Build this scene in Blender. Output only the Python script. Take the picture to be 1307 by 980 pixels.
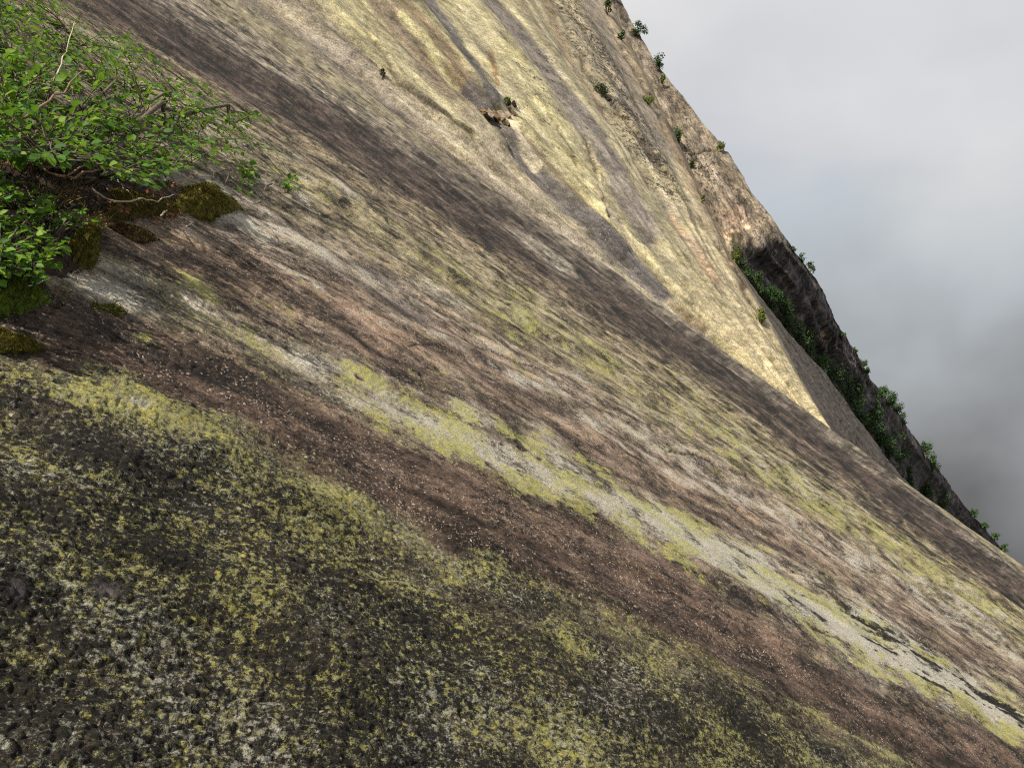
import bpy, bmesh, math, random
import numpy as np
from mathutils import Vector, Matrix, Quaternion

for o in list(bpy.data.objects):
    bpy.data.objects.remove(o, do_unlink=True)
scene = bpy.context.scene
COL = scene.collection
rng = np.random.default_rng(7)
random.seed(7)

# ------------------------------------------------------------------ camera
FPX = 1000.0                      # focal length in photo pixels (photo 1307 x 980)
CAM_H = 1.6
cam_data = bpy.data.cameras.new("camera")
cam_data.sensor_width = 36.0
cam_data.lens = 36.0 * FPX / 1307.0
cam_data.clip_start = 0.05
cam_data.clip_end = 5000.0
cam = bpy.data.objects.new("camera", cam_data)
COL.objects.link(cam)
cam.location = (0, 0, CAM_H)
cam.rotation_euler = (math.radians(90), 0, 0)
scene.camera = cam
scene.render.engine = 'CYCLES'
scene.cycles.use_denoising = False
scene.cycles.pixel_filter_type = 'BLACKMAN_HARRIS'
scene.cycles.filter_width = 1.15

# ------------------------------------------------------------------ light
SUN = Vector((-0.475, -0.555, 0.685)).normalized()      # towards the sun
sun_el = math.asin(SUN.z)
sun_az = math.atan2(SUN.x, SUN.y)
sl = bpy.data.lights.new("sun", 'SUN')
sl.energy = 5.0
sl.angle = math.radians(0.53)
sl.color = (1.0, 0.91, 0.76)
so = bpy.data.objects.new("sun", sl)
COL.objects.link(so)
so.rotation_euler = SUN.to_track_quat('Z', 'Y').to_euler()
so.location = SUN * 300

EXPOSURE = 0.66
scene.view_settings.view_transform = 'Standard'
scene.view_settings.look = 'None'
scene.view_settings.exposure = EXPOSURE
scene.view_settings.gamma = 1.0
scene.view_settings.use_curve_mapping = False

world = bpy.data.worlds.new("World")
scene.world = world
world.use_nodes = True
wt = world.node_tree
for n_ in list(wt.nodes):
    wt.nodes.remove(n_)
def wn(t, **k):
    n = wt.nodes.new(t)
    for a, b in k.items():
        setattr(n, a, b)
    return n
w_out = wn('ShaderNodeOutputWorld')
w_bg1 = wn('ShaderNodeBackground')
w_bg2 = wn('ShaderNodeBackground')
w_mix = wn('ShaderNodeMixShader')
sky = wn('ShaderNodeTexSky', sky_type='NISHITA', sun_disc=False, sun_elevation=sun_el, sun_rotation=sun_az)
sky.altitude = 1200
wt.links.new(sky.outputs[0], w_bg1.inputs[0])
w_bg1.inputs[1].default_value = 0.06
tc = wn('ShaderNodeTexCoord')
mp = wn('ShaderNodeMapping')
mp.inputs['Scale'].default_value = (1.0, 1.0, 1.5)
mp.inputs['Location'].default_value = (0.31, 0.0, 0.12)
wt.links.new(tc.outputs['Generated'], mp.inputs[0])
cn = wn('ShaderNodeTexNoise')
cn.inputs['Scale'].default_value = 2.7
cn.inputs['Detail'].default_value = 4
cn.inputs['Roughness'].default_value = 0.45
cn.inputs['Distortion'].default_value = 0.3
wt.links.new(mp.outputs[0], cn.inputs['Vector'])
sep = wn('ShaderNodeSeparateXYZ')
wt.links.new(tc.outputs['Generated'], sep.inputs[0])
# fog brightens upwards; the billows push the bands up and down a little
m1 = wn('ShaderNodeMath', operation='MULTIPLY_ADD')
wt.links.new(cn.outputs[0], m1.inputs[0]); m1.inputs[1].default_value = 0.62
wt.links.new(sep.outputs[2], m1.inputs[2])
m2 = wn('ShaderNodeMapRange')
m2.inputs['From Min'].default_value = 0.05; m2.inputs['From Max'].default_value = 0.78
wt.links.new(m1.outputs[0], m2.inputs[0])
ramp = wn('ShaderNodeValToRGB')
cr = ramp.color_ramp
stops = [(0.0, (.062, .060, .059)), (0.10, (.105, .106, .108)), (0.22, (.170, .176, .182)), (0.36, (.232, .246, .258)),
         (0.48, (.290, .312, .330)), (0.60, (.350, .374, .392)), (0.74, (.432, .434, .440)), (1.0, (.52, .515, .515))]
while len(cr.elements) < len(stops):
    cr.elements.new(0.5)
for e, (p, c) in zip(cr.elements, stops):
    e.position = p; e.color = (*c, 1)
wt.links.new(m2.outputs[0], ramp.inputs[0])
wt.links.new(ramp.outputs[0], w_bg2.inputs[0])
w_bg2.inputs[1].default_value = 1.0
# thin places in the cloud high up let some blue sky through
cn2 = wn('ShaderNodeTexNoise')
cn2.inputs['Scale'].default_value = 2.3
cn2.inputs['Detail'].default_value = 4
mp2 = wn('ShaderNodeMapping'); mp2.inputs['Location'].default_value = (4.2, 1.3, 0.4)
wt.links.new(tc.outputs['Generated'], mp2.inputs[0]); wt.links.new(mp2.outputs[0], cn2.inputs['Vector'])
m3 = wn('ShaderNodeMapRange')
m3.inputs['From Min'].default_value = 0.36; m3.inputs['From Max'].default_value = 0.52
m3.inputs['To Min'].default_value = 0.84; m3.inputs['To Max'].default_value = 1.0
wt.links.new(cn2.outputs[0], m3.inputs[0])
m4 = wn('ShaderNodeMapRange')
m4.inputs['From Min'].default_value = 0.05; m4.inputs['From Max'].default_value = 0.35
m4.inputs['To Min'].default_value = 1.0; m4.inputs['To Max'].default_value = 0.0
wt.links.new(sep.outputs[2], m4.inputs[0])
m5 = wn('ShaderNodeMath', operation='MAXIMUM')
wt.links.new(m3.outputs[0], m5.inputs[0]); wt.links.new(m4.outputs[0], m5.inputs[1])
wt.links.new(m5.outputs[0], w_mix.inputs[0])
wt.links.new(w_bg1.outputs[0], w_mix.inputs[1]); wt.links.new(w_bg2.outputs[0], w_mix.inputs[2])
wt.links.new(w_mix.outputs[0], w_out.inputs[0])

# ------------------------------------------------------------------ numpy noise
def _hash(ix, iy, seed):
    h = (ix.astype(np.int64) * 374761393 + iy.astype(np.int64) * 668265263 + seed * 1442695041) & 0xFFFFFFFF
    h = ((h ^ (h >> 13)) * 1274126177) & 0xFFFFFFFF
    return h ^ (h >> 16)
_GA = np.arange(16) * (2 * np.pi / 16) + 0.2
_GX, _GY = np.cos(_GA), np.sin(_GA)
def pn(x, y, seed=0):
    """gradient noise, about -0.7 .. 0.7"""
    x0 = np.floor(x); y0 = np.floor(y)
    fx = x - x0; fy = y - y0
    ix = x0.astype(np.int64); iy = y0.astype(np.int64)
    ux = fx * fx * fx * (fx * (fx * 6 - 15) + 10); uy = fy * fy * fy * (fy * (fy * 6 - 15) + 10)
    def g(dx, dy):
        h = _hash(ix + dx, iy + dy, seed) & 15
        return _GX[h] * (fx - dx) + _GY[h] * (fy - dy)
    a = g(0, 0) * (1 - ux) + g(1, 0) * ux
    b = g(0, 1) * (1 - ux) + g(1, 1) * ux
    return a * (1 - uy) + b * uy
def fbm(x, y, octv=4, seed=0, rough=0.5):
    s = 0; amp = 1.0; f = 1.0
    for k in range(octv):
        s = s + amp * pn(x * f + k * 17.3, y * f - k * 9.1, seed + k * 31)
        amp *= rough; f *= 2.03
    return s
def sstep(e0, e1, x):
    t = np.clip((x - e0) / (e1 - e0), 0, 1)
    return t * t * (3 - 2 * t)
def lerp(a, b, t):
    return a + (b - a) * t
def poly_dist(px, py, pts, signed=False):
    """pixel distance to a polyline, the parameter 0..1 along it, and the side"""
    best = np.full(px.shape, 1e9); tt = np.zeros(px.shape); side = np.zeros(px.shape)
    pts = np.asarray(pts, float)
    seg = np.hypot(*(pts[1:] - pts[:-1]).T); L = seg.sum(); acc = 0
    for (x0, y0), (x1, y1), sg in zip(pts[:-1], pts[1:], seg):
        dx, dy = x1 - x0, y1 - y0
        t = np.clip(((px - x0) * dx + (py - y0) * dy) / (sg * sg), 0, 1)
        ex = px - x0 - t * dx; ey = py - y0 - t * dy
        d = np.hypot(ex, ey)
        m = d < best
        best = np.where(m, d, best); tt = np.where(m, (acc + t * sg) / L, tt)
        side = np.where(m, np.sign(dx * ey - dy * ex), side)
        acc += sg
    return best, tt, side

# ------------------------------------------------------------------ helpers
def tag(o, label=None, cat=None, group=None, kind=None):
    if label: o["label"] = label
    if cat: o["category"] = cat
    if group: o["group"] = group
    if kind: o["kind"] = kind
    return o
def mesh_obj(name, verts, faces, mat=None, parent=None, smooth=True, loc=(0, 0, 0)):
    me = bpy.data.meshes.new(name)
    me.from_pydata([tuple(v) for v in verts], [], [tuple(f) for f in faces])
    if smooth:
        me.shade_smooth()
    if mat: me.materials.append(mat)
    o = bpy.data.objects.new(name, me)
    COL.objects.link(o)
    o.location = loc
    if parent: o.parent = parent
    return o
def np_mesh(name, V, F):
    """V (n,3), F (m,k) numpy arrays"""
    me = bpy.data.meshes.new(name)
    n, k = F.shape
    me.vertices.add(len(V)); me.vertices.foreach_set("co", np.ascontiguousarray(V, np.float32).ravel())
    me.loops.add(n * k); me.loops.foreach_set("vertex_index", np.ascontiguousarray(F, np.int32).ravel())
    me.polygons.add(n)
    me.polygons.foreach_set("loop_start", np.arange(0, n * k, k, dtype=np.int32))
    me.polygons.foreach_set("loop_total", np.full(n, k, np.int32))
    me.update(calc_edges=True)
    me.validate()
    return me
def grid_faces(ny, nx):
    i = np.arange(ny * nx).reshape(ny, nx)
    return np.stack([i[:-1, :-1], i[:-1, 1:], i[1:, 1:], i[1:, :-1]], -1).reshape(-1, 4)
def add_attr(me, name, kind, data):
    a = me.attributes.new(name, kind, 'POINT')
    d = np.ascontiguousarray(data, np.float32).ravel()
    a.data.foreach_set({'FLOAT': "value", 'FLOAT_VECTOR': "vector", 'FLOAT_COLOR': "color"}[kind], d)
def rgba(c):
    return np.concatenate([c, np.ones(c.shape[:-1] + (1,))], -1)
def ray(px, py):
    return (np.asarray(px, float) - 653.5) / FPX, (490.0 - np.asarray(py, float)) / FPX
def to_world(X, Y, Z):
    """camera right / up / forward -> world"""
    return np.stack([X, Z, Y + CAM_H], -1)
def at(px, py, Z):
    a, b = ray(px, py)
    return Vector((float(a * Z), float(Z), float(b * Z + CAM_H)))

# ------------------------------------------------------------------ near slope: shape
D_CAM = 1.2                            # camera height above the rock, along the rock's normal
DIP = 0.06
R_CURV = 2 * D_CAM / DIP ** 2          # the slope is a very large dome: rolls over about 40 m off
K_H = 0.236 + DIP * 1.25
_nn = np.array([0.72, 1.0, -K_H]); N_S = _nn / np.linalg.norm(_nn)
L_S = np.array([1.0, -0.72, 0.0]); L_S /= np.linalg.norm(L_S)
V_S = np.cross(L_S, N_S)
if V_S[2] < 0: V_S = -V_S
def slope_t(px, py):
    a, b = ray(px, py)
    dn = a * N_S[0] + b * N_S[1] + N_S[2]
    dv = a * V_S[0] + b * V_S[1] + V_S[2]
    q = dv * dv / R_CURV
    disc = np.maximum(dn * dn - 2 * D_CAM * q, 0)
    return (-dn - np.sqrt(disc)) / q
def slope_base(u, v):
    h = -np.where(v > 0, v * v / (2 * R_CURV), 0)
    P = (-D_CAM + h)[..., None] * N_S + u[..., None] * L_S + v[..., None] * V_S
    return P
def slope_uv(px, py):
    a, b = ray(px, py); t = slope_t(px, py)
    X, Y, Z = a * t, b * t, t
    u = X * L_S[0] + Y * L_S[1] + Z * L_S[2]
    v = X * V_S[0] + Y * V_S[1] + Z * V_S[2]
    return u, v
N_W = Vector((N_S[0], N_S[2], N_S[1]))          # slope normal in world axes
def on_slope(px, py, lift=0.0):
    """world point of the slope seen at a pixel, raised by lift metres along the slope's normal"""
    a, b = ray(px, py)
    dn = float(a * N_S[0] + b * N_S[1] + N_S[2])
    t = float(slope_t(px, py)) * (D_CAM - lift) / D_CAM
    return Vector((float(a) * t, t, float(b) * t + CAM_H))
# direction of the water streaks in (u, v)
ST = np.array([2.25, 1.02]); ST /= np.linalg.norm(ST)
def streak_uv(u, v):
    return u * ST[0] + v * ST[1], -u * ST[1] + v * ST[0]

# guide lines followed by the streaks, one below the other (photo pixels)
GX = np.array([-200, 0, 150, 300, 450, 600, 750, 900, 1050, 1200, 1307, 1500], float)
GUIDES = np.array([
    [-329, -185, -82, 18, 118, 218, 318, 424, 534, 648, 730, 880],     # rim
    [-180, -70, 15, 95, 178, 268, 360, 462, 566, 676, 757, 900],       # dark brown band
    [-60, 20, 90, 165, 268, 364, 450, 545, 642, 738, 806, 940],        # olive lichen band
    [60, 150, 222, 290, 352, 426, 512, 600, 686, 778, 852, 985],       # pink stripe
    [250, 320, 362, 415, 482, 558, 628, 703, 782, 872, 932, 1060],     # white and yellow band
    [380, 425, 455, 510, 580, 645, 718, 800, 880, 948, 995, 1100],     # red-brown band
    [430, 452, 482, 552, 628, 708, 792, 880, 960, 1030, 1080, 1180],   # edge of the dark lichen
    [900, 900, 910, 950, 1010, 1070, 1140, 1210, 1290, 1360, 1400, 1500]])
def streak_c(px, py):
    ys = np.stack([np.interp(px, GX, g) for g in GUIDES])
    c = np.where(py < ys[0], (py - ys[0]) / 80.0, 0.0)
    for k in range(len(GUIDES) - 1):
        m = py >= ys[k]
        c = np.where(m, k + np.clip((py - ys[k]) / (ys[k + 1] - ys[k]), 0, 1.5), c)
    return c

# ------------------------------------------------------------------ materials
def new_mat(name):
    m = bpy.data.materials.new(name); m.use_nodes = True
    nt = m.node_tree
    for n in list(nt.nodes): nt.nodes.remove(n)
    return m, nt
class NT:
    """tiny node-graph helper"""
    def __init__(s, nt): s.nt = nt
    def n(s, t, ins=None, **k):
        nd = s.nt.nodes.new(t)
        for a, b in k.items(): setattr(nd, a, b)
        for a, b in (ins or {}).items(): s.put(nd.inputs[a], b)
        return nd
    def put(s, inp, v):
        if isinstance(v, bpy.types.NodeSocket): s.nt.links.new(v, inp)
        else: inp.default_value = v
    def math(s, op, a, b=None, c=None, clamp=False):
        nd = s.nt.nodes.new('ShaderNodeMath'); nd.operation = op; nd.use_clamp = clamp
        for i, v in enumerate((a, b, c)):
            if v is not None: s.put(nd.inputs[i], v)
        return nd.outputs[0]
    def rng(s, v, a, b, c=0.0, d=1.0, smooth=False):
        nd = s.nt.nodes.new('ShaderNodeMapRange')
        if smooth: nd.interpolation_type = 'SMOOTHSTEP'
        for k, x in zip(('Value', 'From Min', 'From Max', 'To Min', 'To Max'), (v, a, b, c, d)): s.put(nd.inputs[k], x)
        return nd.outputs[0]
    def mix(s, f, a, b, mode='MIX'):
        nd = s.nt.nodes.new('ShaderNodeMix'); nd.data_type = 'RGBA'; nd.blend_type = mode
        s.put(nd.inputs[0], f); s.put(nd.inputs[6], a); s.put(nd.inputs[7], b)
        return nd.outputs[2]
    def noise(s, vec, scale, detail=4, rough=0.55, dist=0.0):
        nd = s.n('ShaderNodeTexNoise', {'Vector': vec, 'Scale': scale, 'Detail': detail, 'Roughness': rough, 'Distortion': dist})
        return nd.outputs[0]
    def attr(s, name):
        return s.n('ShaderNodeAttribute', attribute_name=name)
    def out(s, sh):
        o = s.n('ShaderNodeOutputMaterial'); s.nt.links.new(sh, o.inputs[0])
def C(r, g, b): return (r, g, b, 1.0)

def rock_material(name, scale=1.0, bump=0.010, fine=1.0, con=1.0):
    """bands come as attributes (base colour; amounts of yellow, pale and black lichen, crystal flecks); spots are made here"""
    m, nt = new_mat(name); g = NT(nt)
    vec = g.attr('suv').outputs['Vector']
    base = g.attr('base').outputs['Color']
    am = g.n('ShaderNodeSeparateColor', {0: g.attr('lichen').outputs['Color']})
    yel, pale, blk = am.outputs[0], am.outputs[1], am.outputs[2]
    fleck = g.attr('fleck').outputs['Fac']
    def shift(x, y, sx): return g.n('ShaderNodeMapping', {'Vector': vec, 'Location': (x, y, 0), 'Scale': (sx, 1, 1)}).outputs[0]
    st = shift(0, 0, .55)
    nA = g.noise(shift(3.1, 5.7, .9), 46 * scale, 7, 0.84)
    nB = g.noise(shift(7.3, 2.1, .85), 46 * scale, 7, 0.86)
    nC = g.noise(shift(1.7, 9.4, .8), 26 * scale, 7, 0.84)
    gr = g.noise(vec, 95 * scale, 4, 0.8)
    gr2 = g.noise(st, 30 * scale, 5, 0.78)
    gw = g.noise(shift(2.2, 6.1, .7), 4 * scale, 10, 0.92)
    val = g.math('MULTIPLY', g.rng(gr, .32, .68, .50, 1.50), g.rng(gr2, .28, .72, .50, 1.50))
    val = g.math('MULTIPLY', val, g.rng(gw, .5 - .06 / con, .5 + .06 / con, .20, 1.80))
    hue = g.noise(shift(4, 4, .4), 5 * scale, 5, .7)
    base = g.mix(g.rng(hue, .42, .68, 0, .55), base, g.mix(1.0, base, C(1.15, 1.08, .78), 'MULTIPLY'))
    col = g.mix(1.0, base, g.n('ShaderNodeCombineColor', {0: val, 1: val, 2: val}).outputs[0], 'MULTIPLY')
    # crystal flecks
    wob = g.n('ShaderNodeVectorMath', {0: shift(0, 0, .9), 1: g.n('ShaderNodeVectorMath', {0: g.n('ShaderNodeTexNoise', {'Vector': vec, 'Scale': 90 * scale, 'Detail': 3}).outputs['Color'], 'Scale': .018 / scale}, operation='SCALE').outputs[0]}, operation='ADD').outputs[0]
    vo = g.n('ShaderNodeTexVoronoi', {'Vector': wob, 'Scale': 115 * scale, 'Randomness': 1.0}, feature='F1')
    vr = g.n('ShaderNodeSeparateColor', {0: vo.outputs['Color']})
    fl = g.math('MULTIPLY', g.rng(vo.outputs['Distance'], g.math('MULTIPLY', vr.outputs[2], .35), .55, 1.0, 0.0, True), g.math('LESS_THAN', vr.outputs[0], fleck))
    fcol = g.mix(g.math('POWER', vr.outputs[1], 2.0), C(.15, .105, .075), C(.62, .53, .43))
    col = g.mix(fl, col, fcol)
    vo2 = g.n('ShaderNodeTexVoronoi', {'Vector': shift(5, 3, .7), 'Scale': 24 * scale, 'Randomness': 1.0}, feature='F1')
    vq = g.n('ShaderNodeSeparateColor', {0: vo2.outputs['Color']})
    fl2 = g.math('MULTIPLY', g.rng(g.math('ADD', vo2.outputs['Distance'], g.math('MULTIPLY', nC, .8)), .45, .62, 1.0, 0.0, True), g.math('LESS_THAN', vq.outputs[0], g.math('MULTIPLY', fleck, 1.1)))
    col = g.mix(g.math('MULTIPLY', fl2, .55), col, g.mix(vq.outputs[1], C(.24, .18, .13), C(.42, .36, .28)))
    # black crust, pale crust, yellow map lichen
    def spots(noise, amt, w):
        th = g.rng(amt, 0, 1, 0.74, 0.30)
        return g.rng(g.math('SUBTRACT', noise, th), 0.0, w, 0, 1, True)
    mb = spots(nC, blk, 0.05)
    col = g.mix(g.math('MULTIPLY', mb, .92), col, g.mix(g.math('MULTIPLY', val, .45, clamp=True), C(.003, .0025, .002), C(.020, .0145, .010)))
    mpa = spots(nB, pale, 0.08)
    pcol = g.mix(g.rng(gr, .35, .65), C(.23, .215, .17), C(.66, .63, .55))
    pcol = g.mix(g.rng(blk, .50, .66, 0, .62), pcol, g.mix(g.rng(gr, .35, .65), C(.14, .145, .10), C(.50, .51, .39)))
    col = g.mix(g.math('MULTIPLY', mpa, 0.92), col, pcol)
    my = spots(nA, yel, 0.045)
    ycol = g.mix(g.rng(gr, .32, .66), C(.20, .18, .045), C(.60, .565, .13))
    ycol = g.mix(g.rng(nC, .44, .60), ycol, C(.33, .33, .20))
    col = g.mix(g.math('MULTIPLY', my, g.rng(gw, .42, .56, .45, .95)), col, ycol)
    nP = g.noise(shift(8.8, 3.3, .85), 34 * scale, 7, 0.82)
    pit = g.rng(g.math('SUBTRACT', nP, g.rng(blk, 0.2, 0.8, .72, .515)), 0.0, .03, 0, 1, True)
    col = g.mix(g.math('MULTIPLY', pit, .9), col, C(.008, .006, .005))
    h = g.math('ADD', g.math('ADD', g.math('MULTIPLY', gr, 0.7), g.math('MULTIPLY', gr2, 1.4)), g.math('MULTIPLY', gw, 2.5))
    h = g.math('ADD', h, g.math('MULTIPLY', g.math('MAXIMUM', my, mpa), 0.30))
    h = g.math('SUBTRACT', h, g.math('ADD', g.math('MULTIPLY', mb, 0.25), g.math('MULTIPLY', pit, 0.5)))
    bp = g.n('ShaderNodeBump', {'Strength': 1.0 * fine, 'Distance': bump, 'Height': h})
    bs = g.n('ShaderNodeBsdfPrincipled', {'Base Color': col, 'Roughness': 0.85, 'Normal': bp.outputs[0]})
    bs.inputs['Specular IOR Level'].default_value = 0.25
    g.out(bs.outputs[0])
    return m
M_SLOPE = rock_material("lichened_granite")
M_WALL = rock_material("streaked_granite", scale=0.09, bump=0.035, con=.45)
M_BUTT = rock_material("grey_granite", scale=0.07, bump=0.12, con=.7)

def leaf_material(name, c1, c2, c3, trans=0.35):
    m, nt = new_mat(name); g = NT(nt)
    r = g.math('FRACT', g.math('ADD', g.attr('tint').outputs['Fac'], g.n('ShaderNodeObjectInfo').outputs['Random']))
    pos = g.n('ShaderNodeNewGeometry').outputs['Position']
    cr = g.n('ShaderNodeValToRGB', {0: r})
    e = cr.color_ramp.elements
    e[0].color = C(*c1); e[1].color = C(*c3)
    x = e.new(0.55); x.color = C(*c2)
    k = g.rng(g.noise(pos, 60, 3), .3, .7, .75, 1.2)
    col = g.mix(1.0, cr.outputs[0], g.n('ShaderNodeCombineColor', {0: k, 1: k, 2: k}).outputs[0], 'MULTIPLY')
    bs = g.n('ShaderNodeBsdfPrincipled', {'Base Color': col, 'Roughness': 0.6})
    bs.inputs['Specular IOR Level'].default_value = 0.3
    tr = g.n('ShaderNodeBsdfTranslucent', {'Color': g.mix(0.5, col, C(.16, .30, .02))})
    mx = g.n('ShaderNodeMixShader', {0: trans, 1: bs.outputs[0], 2: tr.outputs[0]})
    g.out(mx.outputs[0])
    return m
M_LEAF = leaf_material("shrub_leaf", (.018, .062, .008), (.065, .175, .013), (.18, .28, .020), .42)
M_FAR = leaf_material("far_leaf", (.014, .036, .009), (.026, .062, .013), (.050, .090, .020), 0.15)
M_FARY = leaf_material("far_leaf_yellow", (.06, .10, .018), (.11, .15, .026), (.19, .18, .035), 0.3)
M_DRYLEAF = leaf_material("dry_leaf", (.13, .035, .012), (.20, .07, .025), (.09, .04, .02), 0.1)

def plain(name, c1, c2, sc=40, rough=0.85, stretch=(1, 1, 1), bump=0.0):
    m, nt = new_mat(name); g = NT(nt)
    tcn = g.n('ShaderNodeTexCoord').outputs['Object']
    v = g.n('ShaderNodeMapping', {'Vector': tcn, 'Scale': stretch}).outputs[0]
    nz = g.noise(v, sc, 5, 0.65)
    col = g.mix(g.rng(nz, .3, .7), C(*c1), C(*c2))
    bs = g.n('ShaderNodeBsdfPrincipled', {'Base Color': col, 'Roughness': rough})
    bs.inputs['Specular IOR Level'].default_value = 0.2
    if bump:
        bp = g.n('ShaderNodeBump', {'Strength': 0.8, 'Distance': bump, 'Height': nz})
        nt.links.new(bp.outputs[0], bs.inputs['Normal'])
    g.out(bs.outputs[0])
    return m
M_BARK = plain("shrub_bark", (.05, .038, .03), (.15, .12, .095), 60)
M_DEAD = plain("bleached_twig", (.30, .25, .19), (.55, .49, .40), 50)
M_DEADB = plain("brown_twig", (.12, .075, .045), (.26, .17, .11), 50)
M_MOSS = plain("olive_moss", (.035, .032, .005), (.15, .125, .018), 30, bump=0.01)
M_MOSSG = plain("green_moss", (.03, .05, .006), (.13, .18, .02), 30, bump=0.01)
M_MOSSB = plain("brown_moss", (.03, .019, .007), (.12, .075, .022), 30, bump=0.01)
M_SOIL = plain("peat_soil", (.012, .008, .006), (.045, .028, .018), 40, bump=0.01)
M_STRAW = plain("dry_grass", (.16, .11, .045), (.32, .25, .11), 20)
M_GRASS = plain("green_grass", (.06, .08, .015), (.16, .17, .04), 20)
M_RUST = plain("rust_rock", (.10, .062, .04), (.25, .17, .10), 2.5, bump=0.05)
M_PALE = plain("fresh_rock", (.15, .12, .095), (.34, .28, .22), 2.5, bump=0.05)
M_STONE = plain("dark_stone", (.02, .018, .017), (.07, .06, .05), 40, bump=0.004)

# ------------------------------------------------------------------ near slope: mesh
CRACKS = [  # thin joints and flake edges in the near rock (photo pixels), depth in metres, half width in pixels
    ([(395, 545), (470, 590), (540, 625), (600, 640), (650, 655)], .012, 2.2),
    ([(560, 640), (600, 655), (640, 662), (700, 690), (735, 722)], .016, 2.4),
    ([(700, 690), (760, 735), (800, 755), (850, 762), (905, 790)], .014, 2.2),
    ([(965, 850), (1000, 890), (1020, 905)], .022, 3.0),
    ([(540, 395), (580, 425), (640, 450), (690, 470)], .02, 2.0),
    ([(520, 445), (555, 442), (600, 455)], .015, 1.8),
    ([(855, 575), (900, 590), (950, 610), (985, 632)], .03, 2.2),
    ([(1030, 740), (1065, 765), (1095, 790), (1130, 815), (1160, 828)], .03, 3.0),
    ([(1105, 770), (1150, 800), (1200, 835), (1240, 862)], .03, 3.0),
    ([(1190, 850), (1220, 872), (1265, 893), (1307, 915)], .03, 3.0),
    ([(720, 480), (770, 520), (800, 535), (850, 560)], .02, 1.6),
    ([(870, 640), (920, 672), (950, 690)], .02, 1.8),
    ([(300, 320), (380, 345), (450, 390), (510, 420)], .012, 1.6),
    ([(330, 420), (390, 455), (430, 490), (500, 530)], .012, 1.8),
    ([(60, 560), (150, 590), (200, 600), (290, 640)], .012, 3.0),
    ([(10, 490), (60, 515), (110, 530)], .01, 2.5),
    ([(340, 255), (420, 275), (500, 320), (570, 370)], .02, 2.0),
]
PITS = [(624, 597, 14, 5), (660, 566, 9, 5), (664, 573, 10, 5), (757, 598, 9, 6), (848, 463, 8, 5), (712, 540, 8, 4),
        (1290, 905, 14, 8), (1268, 893, 12, 6), (1182, 862, 14, 5), (640, 567, 6, 3), (540, 478, 6, 4), (1095, 757, 9, 4),
        (460, 480, 12, 4), (760, 660, 6, 4), (955, 612, 7, 3), (668, 640, 12, 6), (1060, 745, 16, 5), (985, 860, 10, 8)]

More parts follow.
